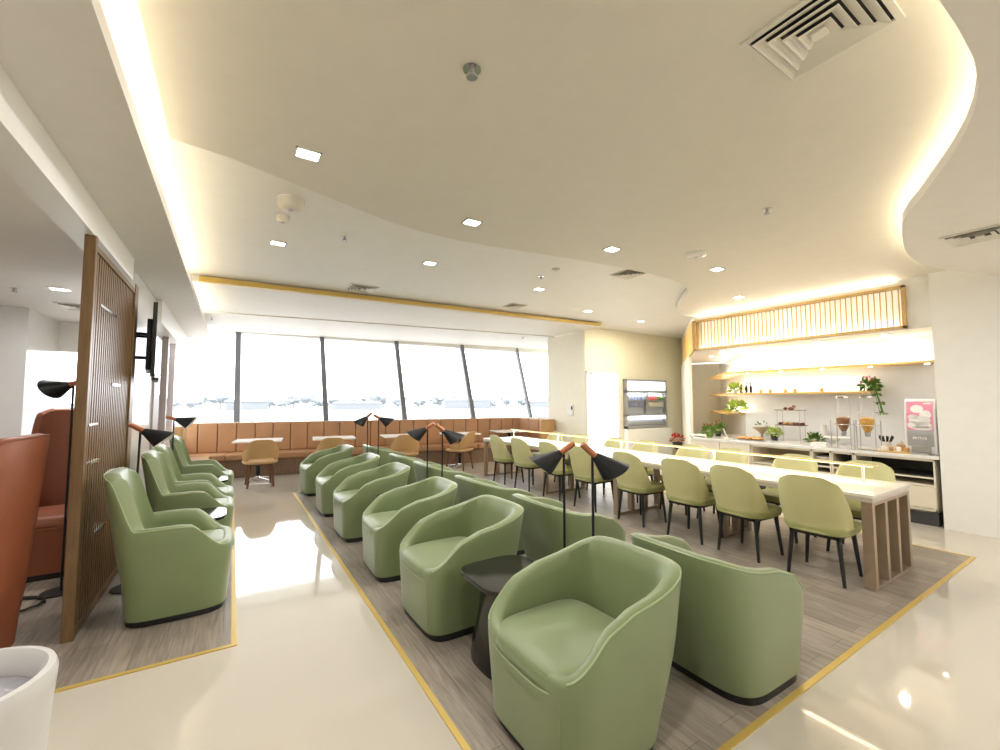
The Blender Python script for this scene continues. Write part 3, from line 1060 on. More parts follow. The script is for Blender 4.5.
# ------------------------------------------------------------------ shell chairs
def make_shell_chair(name, label, cat, group, mshell, mseat, mleg, Wd=.54, top=.84, side=.62, bot=.43, seat=.46, square=2.6, slot=False, legs=None):
    """faces +X, back at -X"""
    root = thing(name, label, cat, group=group)
    a, b = .25, Wd / 2
    NP = 41
    ph1 = R(92 if not slot else 125)
    outer = []
    inner = []
    for j in range(NP):
        ph = PI - ph1 + 2 * ph1 * j / (NP - 1)
        u = abs(j - (NP - 1) / 2) / ((NP - 1) / 2)
        htop = (side + (top - side) * (1 - smooth(.38, .86, u)) - .12 * smooth(.86, 1.0, u)) if False else (top - (top - .56) * smooth(.12, .72, u) - .06 * smooth(.8, 1, u)) if slot else (bot + .07 + (top - bot - .07) * (1 - smooth(.40, 1.0, u) ** 1.25) - .045 * smooth(.12, .48, u))
        hbot = bot + (.085 if slot else .0) * (1 - smooth(.3, .55, u)) + .015 * smooth(.6, 1, u)
        co, ci = [], []
        for k in range(9):
            f = k / 8
            z = hbot + (htop - hbot) * f
            s_ = .90 + .10 * smooth(bot, bot + .2, z)
            x, y = sup(ph, a * s_, b * s_, square)
            lean = -.05 * smooth(.45, top, z) if x < 0 else 0
            x += lean
            rnd = .0
            co.append((x, y, z))
            s2 = s_ * (1 - (.035 if 0 < k < 8 else .02) / .25)
            x2, y2 = sup(ph, a * s2, b * s2, square)
            ci.append((x2 + lean, y2, z + (.004 if k == 8 else 0)))
        outer.append(co)
        inner.append(ci)
    rows = []
    for j in range(NP):
        rows.append(outer[j] + inner[j][::-1])
    mb = B().grid(rows, closed_u=True)
    m_ = len(rows[0])
    mb.f.append(tuple(range(m_))[::-1])
    mb.f.append(tuple(range((NP - 1) * m_, NP * m_)))
    mb.build('backrest', mshell, root, smooth=True)
    srows = []
    for s_, z in ((.80, bot - .02), (.92, bot - .01), (.97, seat - .03), (.95, seat - .008), (.86, seat + .002), (.5, seat + .006)):
        srows.append([((sup(2 * PI * i / 48, .27, b - .012, 3.4)[0]) * s_ + .03, sup(2 * PI * i / 48, .27, b - .012, 3.4)[1] * s_, z) for i in range(48)])
    mb = B().grid(srows, closed_u=True)
    mb.f.append(tuple(range(48))[::-1])
    mb.f.append(tuple(range(5 * 48, 6 * 48)))
    mb.build('seat', mseat, root, smooth=True)
    B().box(-.17, .22, -.18, -.15, bot - .045, bot - .018).box(-.17, .22, .15, .18, bot - .045, bot - .018).box(-.17, -.14, -.18, .18, bot - .045, bot - .018).box(.19, .22, -.18, .18, bot - .045, bot - .018).build('seat_frame', mleg, root)
    for sx, sy in ((-1, -1), (-1, 1), (1, -1), (1, 1)):
        B().tube((.03 + sx * .17, sy * .165, bot - .018), ((.03 + sx * .20) if not slot else (.03 + sx * .22), sy * .20, FL), .020 if not slot else .025, .013 if not slot else .016, 10).build('leg', mleg, root, smooth=True)
    return register(root)


CG = 'olive yellow chairs on the lounge side of the long table'
cl = ['olive yellow dining chair at the near end of the long table, back to the armchairs', 'olive yellow dining chair second from the near end on the lounge side',
      'olive yellow dining chair third from the near end on the lounge side', 'olive yellow dining chair fourth from the near end, right of the nearest lamp heads',
      'olive yellow dining chair fifth from the near end, between the nearest lamp poles', 'olive yellow dining chair sixth from the near end, behind the left lamp head',
      'olive yellow dining chair second from the window end on the lounge side', 'olive yellow dining chair at the window end on the lounge side']
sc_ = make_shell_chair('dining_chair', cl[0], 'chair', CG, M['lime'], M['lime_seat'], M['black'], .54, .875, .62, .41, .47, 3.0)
sc_.location = (4.36, 1.70, 0)
sc_.rotation_euler = (0, 0, R(3))
for i, y in enumerate((2.33, 2.92, 3.64, 4.46, 5.18, 5.97, 6.68)):
    dup(sc_, (4.36, y, 0), R((-3, 2, -2, 3, 0, 2, -2)[i]), cl[i + 1])
fl = ['olive yellow chair across the table, nearest the drink dispenser', 'olive yellow chair across the table, second from its near end', 'olive yellow chair across the table, third from its near end',
      'olive yellow chair across the table, fourth from its near end', 'olive yellow chair across the table, in front of the fridge', 'olive yellow chair across the table, in front of the glass door',
      'olive yellow chair across the table, second from the window end', 'olive yellow chair across the table, at the window end']
for i, y in enumerate((1.74, 2.40, 3.15, 3.70, 4.5, 5.15, 6.0, 6.7)):
    o = dup(sc_, (5.32, y, 0), PI + R((2, -2, 3, 0, 1, -2, 0, 2)[i]), fl[i])
    o['group'] = 'olive yellow chairs on the counter side of the long table'

TGp = 'tan leather chairs at the bench tables'
tl = ['tan leather chair with walnut legs at the leftmost bench table', 'tan leather chair at the second bench table from the left', 'tan leather chair at the third bench table, between lamp heads',
      'tan leather chair at the fourth bench table, turned slightly sideways']
tc_ = make_shell_chair('bench_table_chair', tl[0], 'chair', TGp, M['tan_light'], M['tan_light'], M['walnut'], .60, .83, .60, .42, .46, 2.4, slot=True)
for i, (x, y, a) in enumerate(((.46, 8.72, 92), (1.64, 8.55, 80), (3.02, 8.45, 75), (4.30, 8.45, 122))):
    if i == 0:
        tc_.location = (x, y, 0)
        tc_.rotation_euler = (0, 0, R(a))
    else:
        dup(tc_, (x, y, 0), R(a), tl[i])

# ------------------------------------------------------------------ bench tables
def cafe_table(x, y, label, rz=R(-8)):
    o = thing('bench_table', label, 'table', (x, y, 0), rz, 'white square tables along the tan bench')
    B().box(-.40, .40, -.33, .33, .735, .765).build('table_top', M['white'], o, bevel=.006)
    B().tube((0, 0, .05), (0, 0, .735), .035, .035, 14).build('column', M['black'], o, smooth=True)
    B().tube((0, 0, .70), (0, 0, .735), .12, .12, 14).build('mount_plate', M['black'], o)
    f = B()
    for k in range(4):
        a = PI / 4 + k * PI / 2
        f.tube((.03 * math.cos(a), .03 * math.sin(a), .055), (.30 * math.cos(a), .30 * math.sin(a), .022), .022, .014, 10)
    f.lathe([(.05, .02), (.06, .05), (.045, .09)], n=16)
    f.build('chrome_foot', M['chrome'], o, smooth=True)
    return o


for x, lab in ((.46, 'white bench table at the left end with chrome star foot'), (1.78, 'white bench table second from the left'), (3.12, 'white bench table third from the left, behind the middle lamps'),
               (4.45, 'white bench table fourth from the left'), (5.90, 'white bench table in the corner beyond the long table')):
    cafe_table(x, 9.42 - .14 * x - (.0 if x < 5 else -.35), lab)

# ------------------------------------------------------------------ tan bench
LB = 7.62
bn = thing('corner_bench', 'long tan leather bench with channelled back under the windows', 'bench', (-.86, 10.60, 0), -R(8))
# local x along the window wall, local -y into the room
B().box(0, 7.0, -.58, 0, FL, .34).build('plinth', M['ribbed'], bn)
NP_ = 23
pwid = LB / NP_
for i in range(NP_):
    B().box(i * pwid + .004, (i + 1) * pwid - .004, -.16, -.03, .46, 1.06).build('back_panel', M['tan'], bn, bevel=.022, segs=3)
for i in range(8):
    B().box(i * .875 + .003, (i + 1) * .875 - .003, -.66, -.12, .34, .46).build('seat_cushion', M['tan'], bn, bevel=.03, segs=3)
B().box(0, LB, -.04, .02, 0.34, 1.02).build('back_frame', M['tan'], bn)
bn2 = thing('bench_return', 'short tan leather bench return against the cream pier', 'bench', (6.635, 9.30, 0), -R(90))
B().box(0, 1.25, -.52, 0, FL, .34).build('plinth', M['ribbed'], bn2)
for i in range(3):
    B().box(i * .40 + .004, (i + 1) * .40 - .004, -.16, -.03, .46, 1.06).build('back_panel', M['tan'], bn2, bevel=.022, segs=3)
B().box(.0, 1.2, -.56, -.12, .34, .46).build('seat_cushion', M['tan'], bn2, bevel=.03, segs=3)
B().box(1.205, 1.27, -.42, 0, .0, 1.06).build('end_panel', M['tan_light'], bn2, bevel=.015)
bn3 = thing('bench_end', 'upright ochre leather end of the bench by the side windows', 'bench', (-.84, 9.2, 0), 0)
B().box(0, .14, 0, .72, .44, 1.06).build('back_panel', M['tan_light'], bn3, bevel=.03, segs=3)
B().box(0.02, .52, 0, .66, .34, .46).build('seat_cushion', M['tan_light'], bn3, bevel=.03, segs=3)
B().box(0.02, .48, 0, .62, FL, .34).build('plinth', M['ribbed'], bn3)

# ------------------------------------------------------------------ long communal table
lt = thing('communal_table', 'very long pale topped communal table on slatted champagne frames', 'table', (0, 0, 0))
TX0, TX1, TY0, TY1 = 4.32, 5.22, 1.32, 7.52
B().box(TX0, TX1, TY0, TY1, .725, .75).build('table_top', M['table_top'], lt, bevel=.003)
B().box(TX0 + .005, TX1 - .005, TY0 + .005, TY1 - .005, .69, .725).build('top_edge', M['table_edge'], lt)
for y in (1.33, 2.73, 3.98, 5.49, 7.42):
    f = B()
    xa = TX0 + .012 if y != 2.73 else 4.69
    for k in range(4 if xa < 4.5 else 3):
        x = xa + k * (TX1 - xa - .012 - .055) / (3 if xa < 4.5 else 2)
        f.box(x, x + .055, y, y + .075, .03, .66)
    f.box(xa, TX1 - .012, y, y + .075, FL, .03)
    f.box(xa, TX1 - .012, y, y + .075, .66, .69)
    f.build('leg_frame', M['table_leg'], lt, bevel=.003)
# light bar
lb = thing('table_light_bar', 'slim warm light bar on posts along the middle of the long table', 'lamp', (0, 0, 0))
B().box(4.915, 4.945, 1.46, 7.42, .905, .922).build('bar', M['bar'], lb, bevel=.002)
B().box(4.92, 4.94, 1.50, 7.38, .901, .905).build('led_diffuser', M['ledbar'], lb)
for y in (1.57, 3.0, 4.45, 5.9, 7.3):
    B().box(4.922, 4.938, y - .01, y + .01, .75, .905).build('post', M['white'], lb)
for y0, y1 in ((1.5, 4.45), (4.45, 7.4)):
    strip((4.93, y0, .898), (4.93, y1, .898), (0, 0, -1), 10, .02, (1, .86, .55))
for y, lab in ((1.98, 'near end'), (3.45, 'second'), (4.95, 'third'), (6.4, 'window end')):
    s_ = B().box(-.05, .05, -.09, .09, .0, .006).build('power_socket', M['steel'])
    s_.location = (4.70, y, .7505)
    tag(s_, 'flush grey power socket plate in the table top, ' + lab + ' of the row', 'socket', 'table sockets')

# ------------------------------------------------------------------ wooden screen at left
scn = thing('wooden_screen', 'tall brown oak slatted screen dividing the lounge from the aisle', 'screen', (-.85, 3.74, 0))
B().box(0, .06, 0, .05, FL, 2.59).build('post', M['brown_wood'], scn, bevel=.004)
B().box(0, .06, 1.36, 1.51, FL, 2.59).build('post', M['brown_wood'], scn, bevel=.004)
B().box(.005, .055, .05, 1.36, 2.50, 2.54).build('top_rail', M['brown_wood'], scn)
B().box(.005, .055, .05, 1.36, 2.54, 2.59).build('track', M['steel'], scn)
B().box(.005, .055, .05, 1.36, FL, .06).build('bottom_rail', M['brown_wood'], scn)
for i in range(22):
    y = .085 + i * .0595
    B().box(.02, .045, y - .016, y + .016, .06, 2.5).build('slat', M['brown_wood'], scn)
for (y, z, l) in ((.22, 2.16, .5), (.70, 1.62, .25), (.10, 1.33, .22), (.16, 1.07, .26), (.70, .93, .24), (.45, .55, .25)):
    B().box(.045, .055, y, y + l, z, z + .018).build('brass_bar', M['chrome'], scn)

# TV
tv = thing('television', 'black wall mounted television seen edge on above the armchairs', 'television', (-.625, 5.12, 2.08), R(7))
B().box(-.035, 0, 0, 1.0, -.35, .36).build('screen', M['screen'], tv, bevel=.006)
B().box(-.075, -.035, .15, .85, -.28, .22).build('rear_housing', M['black'], tv, bevel=.01)
B().box(-.02, .03, .0, .6, -.385, -.36).build('sound_bar', M['black'], tv, bevel=.004)
B().box(-.19, -.07, .40, .44, .08, .11).box(-.19, -.07, .40, .44, -.16, -.13).box(-.19, -.07, .60, .64, .08, .11).box(-.185, -.165, .3, .7, -.22, .20).build('wall_bracket', M['black_metal'], tv)

# ------------------------------------------------------------------ white bin in the foreground
bin_ = thing('ash_bin', 'white round ceramic ash bin in the bottom left corner', 'bin', (-.70, 2.02, 0))
B().lathe([(.20, 0), (.205, .02), (.225, .45), (.235, .58), (.237, .61), (.230, .632), (.212, .635), (.198, .62), (.190, .58), (.188, .50)], n=56, cap=False).build('bin_body', M['planter'], bin_, smooth=True)
B().lathe([(.188, .555), (.17, .560), (.1, .568), (.01, .572)], n=40).build('grey_lid', M['greywater'], bin_, smooth=True)

# ------------------------------------------------------------------ ceiling fixtures
DL = [(308, 154, ZN), (472, 222, ZN), (612, 249, ZN), (717, 269, ZN), (430, 263, ZU), (278, 243, ZU), (539, 289, ZU), (588, 311, ZU)]


def unproject(px, py, z):
    fw = Vector((math.sin(YAW) * math.cos(PITCH), math.cos(YAW) * math.cos(PITCH), math.sin(PITCH)))
    rt = Vector((math.cos(YAW), -math.sin(YAW), 0))
    up = rt.cross(fw)
    d = fw * FPX + rt * (px - 500) + up * (375 - py)
    return Vector((0, 0, 1.5)) + d * ((z - 1.5) / d.z)


dl_lab = ['square recessed downlight nearest the camera over the aisle', 'square recessed downlight right of the sprinkler over the armchairs', 'downlight in the near ceiling panel above the long table',
          'downlight in the near ceiling panel beside the white detector', 'downlight in the far ceiling left of the speaker vent', 'downlight in the far ceiling under the round detectors',
          'downlight in the far ceiling above the long table', 'downlight in the far ceiling nearest the pier', 'downlight close to the slatted hood', 'downlight over the counter corner',
          'added fill downlight behind the camera over the aisle', 'added fill downlight out of view by the soffit', 'added fill downlight behind the camera in the middle', 'second added fill downlight behind the camera by the bulkhead', 'added fill downlight at the rear wall', 'added fill downlight by the rear wall behind the soffit']
pts = [unproject(*q) for q in DL] + [Vector((6.35, 3.4, ZN)), Vector((7.2, 5.9, ZU)), Vector((.4, -1.2, ZN)), Vector((.4, .7, ZN)), Vector((5.3, -.9, ZS)), Vector((3.6, -1.6, ZS)), Vector((5.6, -2.8, ZS)), Vector((1.6, -2.9, ZS))]  # last six are unseen fill lamps added behind and above the camera
for i, p in enumerate(pts):
    o = thing('ceiling_downlight', dl_lab[i], 'light', (p.x, p.y, p.z), 0, 'square recessed downlights')
    if i < 10:
        B().box(-.075, .075, -.06, -.05, -.008, .001).box(-.075, .075, .05, .06, -.008, .001).box(-.075, -.063, -.06, .06, -.008, .001).box(.063, .075, -.06, .06, -.008, .001).build('trim_ring', M['white'], o)
        B().box(-.063, .063, -.05, .05, -.005, .001).build('lens', M['lamp'], o)
    else:
        B().box(-.063, .063, -.05, .05, -.005, .001).build('lens', M['lamp'], o)
    area('downlight_lamp', (p.x, p.y, p.z - .012), (0, 0, -1), .12, .10, (30 if i == 9 else 13) if i < 10 else 20, WARM if i == 9 else NEUTRAL)
lp = thing('ceiling_downlight', 'downlight in the low lounge ceiling behind the screen', 'light', (-1.5, 5.9, 2.62))
B().box(-.063, .063, -.05, .05, -.005, .001).build('lens', M['lamp'], lp)
B().box(-.075, .075, -.06, -.05, -.008, .001).box(-.075, .075, .05, .06, -.008, .001).build('trim_ring', M['white'], lp)
area('downlight_lamp', (-1.5, 5.9, 2.60), (0, 0, -1), .12, .1, 16, NEUTRAL)
area('downlight_lamp', (-3.2, 3.0, 2.60), (0, 0, -1), .3, .3, 26, NEUTRAL)
area('downlight_lamp', (-2.6, 0.0, 2.60), (0, 0, -1), .3, .3, 18, NEUTRAL)


def diffuser(name, label, c, s_, rings=4, rz=0.0, flat=False):
    o = thing(name, label, 'vent', c, rz)
    f = B()
    f.box(-s_, s_, -s_, -s_ * .88, -.012, .0).box(-s_, s_, s_ * .88, s_, -.012, .0).box(-s_, -s_ * .88, -s_ * .88, s_ * .88, -.012, .0).box(s_ * .88, s_, -s_ * .88, s_ * .88, -.012, 0)
    f.build('frame', M['vent'], o, bevel=.002)
    B().box(-s_ * .87, s_ * .87, -s_ * .87, s_ * .87, -.004, 0).build('dark_throat', M['vent_dark'], o)
    for k in range(rings):
        a = s_ * (.845 - k * .19)
        b = a - s_ * .165
        r0 = [(-a, -a, -.022), (a, -a, -.022), (a, a, -.022), (-a, a, -.022)]
        r1 = [(-b, -b, -.006), (b, -b, -.006), (b, b, -.006), (-b, b, -.006)]
        r0b = [(x, y, z + .003) for x, y, z in r0]
        r1b = [(x, y, z + .003) for x, y, z in r1]
        B().grid([r0, r1, r1b, r0b], closed_u=True, closed_v=True).build('louvre_ring', M['vent'], o)
    k_ = s_ * .12
    B().box(-k_, k_, -k_, k_, -.022, -.006).build('centre_plate', M['vent'], o)
    return o


diffuser('air_diffuser', 'large square louvred air diffuser at the top of the picture', (2.03, .715, ZN), .215)
diffuser('air_diffuser', 'small square air diffuser near the white cone where the ceilings meet', (4.35, 3.75, ZU), .17, 3)
diffuser('air_diffuser', 'square air diffuser in the far ceiling toward the windows at left', (1.58, 6.35, ZU), .2, 3)
diffuser('air_diffuser', 'square air diffuser in the far ceiling toward the windows at right', (4.15, 6.1, ZU), .16, 3)
diffuser('air_diffuser', 'square air diffuser in the right hand soffit above the white wall', (5.22, .80, ZS), .20, 3)
diffuser('air_diffuser', 'long air diffuser in the low lounge ceiling behind the screen', (-1.55, 6.9, 2.62), .2, 3)
sv = thing('speaker_vent', 'thin white slot vent at the curved edge of the near ceiling', 'vent', (1.57, 3.70, ZU), R(-5))
B().box(-.17, .17, -.03, .03, -.035, 0).build('slot_frame', M['vent'], sv, bevel=.004)
B().box(-.15, .15, -.012, .012, -.037, -.035).build('slot', M['cabinet_beige'], sv)


def sprinkler(px, py, z, label, s_=1.0):
    p = unproject(px, py, z)
    o = thing('sprinkler_head', label, 'sprinkler', p, 0, 'ceiling sprinklers')
    B().lathe([(.035 * s_, -.006), (.035 * s_, 0)], n=18).build('escutcheon', M['chrome'], o, smooth=True)
    B().lathe([(.012, -.03), (.014, -.006)], n=10).lathe([(.022 * s_, -.042), (.024 * s_, -.038), (.008, -.030)], n=12).build('deflector', M['steel'], o, smooth=True)
    B().path([(-.014, 0, -.010), (-.016, 0, -.03), (0, 0, -.040)], .003, 6).path([(.014, 0, -.010), (.016, 0, -.03), (0, 0, -.040)], .003, 6).build('frame_arms', M['steel'], o)
    return o


sprinkler(472, 69, ZN, 'dark sprinkler head with chrome plate in the near ceiling', 1.2)
sprinkler(767, 209, ZN, 'sprinkler head in the near ceiling above the long table')
sprinkler(345, 237, ZU, 'sprinkler head in the far ceiling right of the round detectors')
sprinkler(541, 276, ZU, 'sprinkler head in the far ceiling above a downlight')
sprinkler(212, 318, ZF - .05, 'sprinkler head at the left end of the window soffit')
sprinkler(523, 337, ZF - .05, 'sprinkler head at the right end of the window soffit')
sprinkler(15, 288, 2.62, 'sprinkler head in the low lounge ceiling')


def detector(px, py, z, r, h, label, m):
    p = unproject(px, py, z)
    o = thing('smoke_detector', label, 'detector', p, 0)
    B().lathe([(r * .62, -h), (r * .92, -h * .72), (r, -h * .45), (r, 0)], n=24).build('housing', m, o, smooth=True)
    B().lathe([(r * 1.06, -h * .16), (r * 1.06, 0)], n=24).build('base_ring', M['white'], o, smooth=True)
    B().lathe([(r * .2, -h - .004), (r * .2, -h)], n=12).build('sensor', M['steel'], o)
    return o


detector(291, 200, ZU, .10, .09, 'large round cream speaker housing hanging from the far ceiling', M['ceiling'])
detector(283, 216, ZU, .055, .06, 'small round cream detector below the large one', M['ceiling'])
detector(696, 254, ZN, .10, .035, 'flat white detector with grey rim beside a downlight', M['white'])
detector(556, 269, ZU, .05, .02, 'small flat detector at the edge of the near ceiling', M['ceiling'])

# ------------------------------------------------------------------ things on the counter and shelves
CZ = .8405


def potted(name, label, loc, pr, ph, fr_, n, size, m, pm=None, blooms=None, droop=0.0, up=1.0):
    o = thing(name, label, 'plant', loc)
    B().lathe([(pr * .7, 0), (pr * .9, ph * .3), (pr, ph), (pr * .9, ph), (pr * .8, ph * .85)], n=16).build('pot', pm or M['black_gloss'], o, smooth=True)
    foliage(B(), (0, 0, ph * 1.0), fr_, n, size, droop, up).build('foliage', m, o)
    if blooms:
        foliage(B(), (0, 0, ph + fr_ * .6), fr_ * .8, 20, size * .6).build('blooms', blooms, o)
    return o


potted('potted_plant', 'leafy green pot with reddish sprigs at the far end of the counter', (7.36, 4.55, CZ), .06, .09, .13, 110, .07, M['leaf'], M['leaf'], M['red'])
potted('potted_plant', 'green and red plant behind the sprigs at the far end of the counter', (7.75, 4.62, CZ), .06, .10, .14, 90, .07, M['leaf'], M['black_gloss'], M['red'])
potted('potted_plant', 'bushy green plant in a dark pot left of the tiered stand', (7.72, 3.62, CZ), .06, .10, .10, 110, .06, M['leaf_light'])
potted('potted_plant', 'round green plant in a pale pot right of the tiered stand', (7.6, 2.99, CZ), .055, .05, .11, 130, .06, M['leaf'], M['bread'])
potted('shelf_plant', 'bright lime plant on the lower long shelf near its far end', (off_pt(.72, .25).x, off_pt(.72, .25).y, 1.648), .04, .05, .11, 110, .07, M['leaf_light'], M['white'])
potted('shelf_plant', 'bright lime plant on the short box shelf', (off_pt(.72, .2).x, off_pt(.72, .2).y, 1.286), .05, .06, .15, 160, .08, M['leaf_light'], M['white'])
tp = potted('trailing_plant', 'trailing green plant with pink bloom at the near end of the lower shelf', (7.84, 2.36, 1.648), .05, .05, .12, 120, .08, M['leaf'], M['black_gloss'], M['pink'], .5)
fg = B()
for k in range(7):
    a = random.uniform(-.1, .35)
    pts_ = [(-.10 + .01 * k, -.02 * j * (1 + a), .06 + .05 * math.sin(j * .6) - .028 * j * j * .35) for j in range(7)]
    fg.path(pts_, .004, 5)
    for p in pts_[1:]:
        foliage(fg, p, .02, 3, .05, .6)
fg.build('trailing_stems', M['leaf'], tp)
# bottles
for i, (y, h) in enumerate(((4.19, .15), (4.10, .17), (4.02, .18))):
    b_ = thing('sauce_bottle', ['shortest reddish bottle at the left of the three on the shelf', 'middle dark bottle of the three on the shelf', 'tallest dark bottle at the right of the three on the shelf'][i], 'bottle', (7.80, y, 1.648), 0, 'bottles on the lower shelf')
    B().lathe([(.022, 0), (.024, .01), (.024, h * .55), (.009, h * .75), (.009, h * .93)], n=14).build('bottle_body', M['bottle'] if i == 0 else M['black_gloss'], b_, smooth=True)
    B().lathe([(.011, h * .93), (.011, h)], n=10).build('cap', M['black'], b_)
for i, y in enumerate((3.85, 3.70, 3.46, 3.32, 2.95)):
    b_ = thing('spice_jar', 'small amber lit jar on the lower shelf, number %s from the bottles' % ['one', 'two', 'three', 'four', 'five'][i], 'jar', (7.80, y, 1.648), 0, 'small jars on the lower shelf')
    B().lathe([(.028, 0), (.03, .01), (.03, .045), (.022, .055)], n=14).build('jar_body', M['bread'], b_, smooth=True)
    B().lathe([(.024, .055), (.024, .065)], n=12).build('lid', M['white'], b_)

# plates and napkins at the far end
for i, (x, y) in enumerate(((7.55, 4.95), (7.40, 4.80))):
    p = B().lathe([(.06, 0), (.12, .012), (.13, .02), (.11, .014)], n=24).build('plate', M['white'], smooth=True)
    p.location = (x, y, CZ)
    tag(p, ['white plate farthest from the camera on the marble worktop', 'white plate beside the sprig pot on the worktop'][i], 'plate')
ml = thing('magazine_stand', 'white tilted menu booklet at the far end of the counter', 'menu', (7.62, 4.38, CZ), .5)
B().hexa([(-.10, -.02, 0), (.10, -.02, 0), (.10, 0, 0), (-.10, 0, 0)], [(-.10, .05, .16), (.10, .05, .16), (.10, .06, .16), (-.10, .06, .16)]).build('cover', M['white'], ml)
B().box(-.1, .1, 0, .09, 0, .006).build('foot', M['white'], ml)


# cake stands
def cake_stand(label, loc, r, h, cone=False):
    o = thing('cake_stand', label, 'cake stand', loc)
    if cone:
        B().lathe([(.05, 0), (.02, .03), (.02, h * .45), (r * .5, h * .75), (r, h), (r * .95, h + .005), (r * .5, h * .8), (.01, h * .6)], n=24, cap=False).build('bowl', M['table_leg'], o, smooth=True)
        foliage(B(), (0, 0, h), r * .7, 14, .05).build('garnish', M['leaf'], o)
    else:
        B().lathe([(.06, 0), (.04, .02), (.025, h * .5), (.06, h - .02), (r, h - .012), (r, h), (.01, h)], n=28).build('plate', M['enamel'], o, smooth=True)
    return o


cake_stand('conical footed bowl with green garnish left of the tiered stand', (7.80, 3.86, CZ), .15, .20, True)
cs = cake_stand('pale wide cake stand between the round plant and the cereals', (7.72, 2.76, CZ), .17, .12)
mj = B().lathe([(.035, 0), (.035, .02), (.03, .16), (.033, .19)], n=16).build('milk_jug', M['white'], smooth=True)
mj.location = (7.93, 2.99, CZ + .0)
mj.scale = (1.3, 1.3, 1.5)
tag(mj, 'tall white jug behind the pale cake stand', 'jug')
wb = thing('napkin_box', 'low white rectangular box in front of the pale cake stand', 'box', (7.26, 2.80, CZ))
B().box(-.05, .05, -.10, .10, 0, .055).build('box_body', M['white'], wb, bevel=.006)
B().box(-.03, .03, -.08, .08, .055, .06).build('napkins', M['enamel'], wb)
bt = thing('bread_tray', 'shallow tray with golden bread near the far cabinets', 'tray', (7.36, 3.86, CZ), 0)
B().box(-.13, .13, -.24, .24, 0, .012).build('tray_base', M['steel'], bt, bevel=.003)
for i in range(9):
    b_ = B().blob((0, 0, .026), .035, .06, 10, 6, (1.1, 1.6, .7)).build('bread_roll', M['bread'], smooth=True)
    b_.location = (7.28 + .084 * (i % 3), 3.70 + .125 * (i // 3), CZ + .012)
    b_.rotation_euler = (0, 0, i * .7)
    tag(b_, 'golden bread roll on the shallow tray', 'bread', 'bread rolls on the tray')
# tiered stand
ts = thing('tiered_stand', 'tall wire stand with two tiers of pastries on the counter', 'stand', (7.55, 3.29, CZ))
for sy in (-.16, .16):
    for sx in (-.09, .09):
        B().tube((sx, sy, 0), (sx, sy, .52), .004, .004, 6).build('leg', M['steel'], ts)
B().box(-.11, .11, -.19, .19, .27, .28).build('lower_tier', M['walnut'], ts, bevel=.003)
B().box(-.11, .11, -.19, .19, .51, .52).build('upper_tier', M['walnut'], ts, bevel=.003)
for i in range(14):
    top_ = i >= 10
    m_ = M['choco'] if (i % 7) < 4 or top_ else M['bread']
    b_ = B().blob((0, 0, .022), .028, .15, 8, 6, (1, 1.1, .8)).build('pastry', m_, smooth=True)
    if top_:
        k = i - 10
        b_.location = (7.52 + .04 * (k % 2), 3.25 + .05 * (k % 3), CZ + .52 + (.025 if k == 3 else 0))
        tag(b_, 'dark pastry on the upper tier of the wire stand', 'pastry', 'pastries on the upper tier')
    else:
        b_.location = (7.49 + .1 * (i % 2), 3.14 + .07 * (i // 2), CZ + .28)
        tag(b_, 'small pastry on the lower tier of the wire stand', 'pastry', 'pastries on the lower tier')


# cereal dispensers
def cereal(y, m, label):
    o = thing('cereal_dispenser', label, 'cereal dispenser', (7.25, y, CZ), 0)
    R0 = .085
    B().lathe([(.03, .24), (.05, .27), (R0 * .95, .36), (R0, .42), (R0 * .95, .60), (R0 * .85, .70), (R0 * .85, .71)], n=24, cap=False).build('glass_jar', M['glass'], o, smooth=True)
    B().lathe([(.02, .225), (.045, .275), (R0 * .88, .36), (R0 * .92, .42), (.02, .44)], n=24).build('cereal', m, o, smooth=True)
    B().lathe([(R0 * .90, .70), (R0 * .92, .725), (.02, .735)], n=24).build('lid', M['chrome'], o, smooth=True)
    B().lathe([(.03, .18), (.035, .24)], n=14).tube((-.07, 0, .21), (.03, 0, .21), .012).build('dispenser_valve', M['steel'], o, smooth=True)
    for sx in (-.10, .10):
        for sy in (-.112, .112):
            B().tube((sx, sy, 0.0), (sx, sy, .40), .006, .006, 8).build('leg', M['steel'], o)
    B().box(-.105, .105, -.117, .117, .33, .345).box(-.105, .105, -.117, .117, .0, .008).build('rack_ring', M['steel'], o, bevel=.002) if False else None
    r_ = B()
    for z in (.335, .005):
        r_.tube((-.10, -.112, z), (.10, -.112, z), .005).tube((-.10, .112, z), (.10, .112, z), .005).tube((-.10, -.112, z), (-.10, .112, z), .005).tube((.10, -.112, z), (.10, .112, z), .005)
    r_.build('rack', M['chrome'], o)
    return o


cereal(2.50, M['cereal_brown'], 'glass cereal dispenser filled with brown cereal')
cereal(2.235, M['cereal_gold'], 'glass cereal dispenser filled with golden cornflakes')
dt = thing('drip_tray', 'dark oval tray under the golden cereal dispenser', 'tray', (7.25, 2.235, CZ))
B().box(-.07, .05, -.095, .095, .0, .01).build('tray_plate', M['black_gloss'], dt, bevel=.003)
B().box(-.07, -.063, -.095, .095, .01, .018).build('lip', M['chrome'], dt)
cj = thing('cutlery_jar', 'cream jar holding dark handled cutlery', 'jar', (7.55, 2.13, CZ))
B().lathe([(.045, 0), (.05, .01), (.055, .11), (.048, .11), (.04, .02)], n=18).build('jar_body', M['enamel'], cj, smooth=True)
for k in range(9):
    a = k * .7
    B().tube((.02 * math.cos(a), .02 * math.sin(a), .05), (.075 * math.cos(a), .075 * math.sin(a), .17 + .01 * (k % 3)), .007, .009, 6).build('utensil', M['black'], cj)
wt_ = thing('wooden_tray', 'long flat wooden serving tray in front of the drink dispenser', 'tray', (7.24, 1.97, CZ), 0)
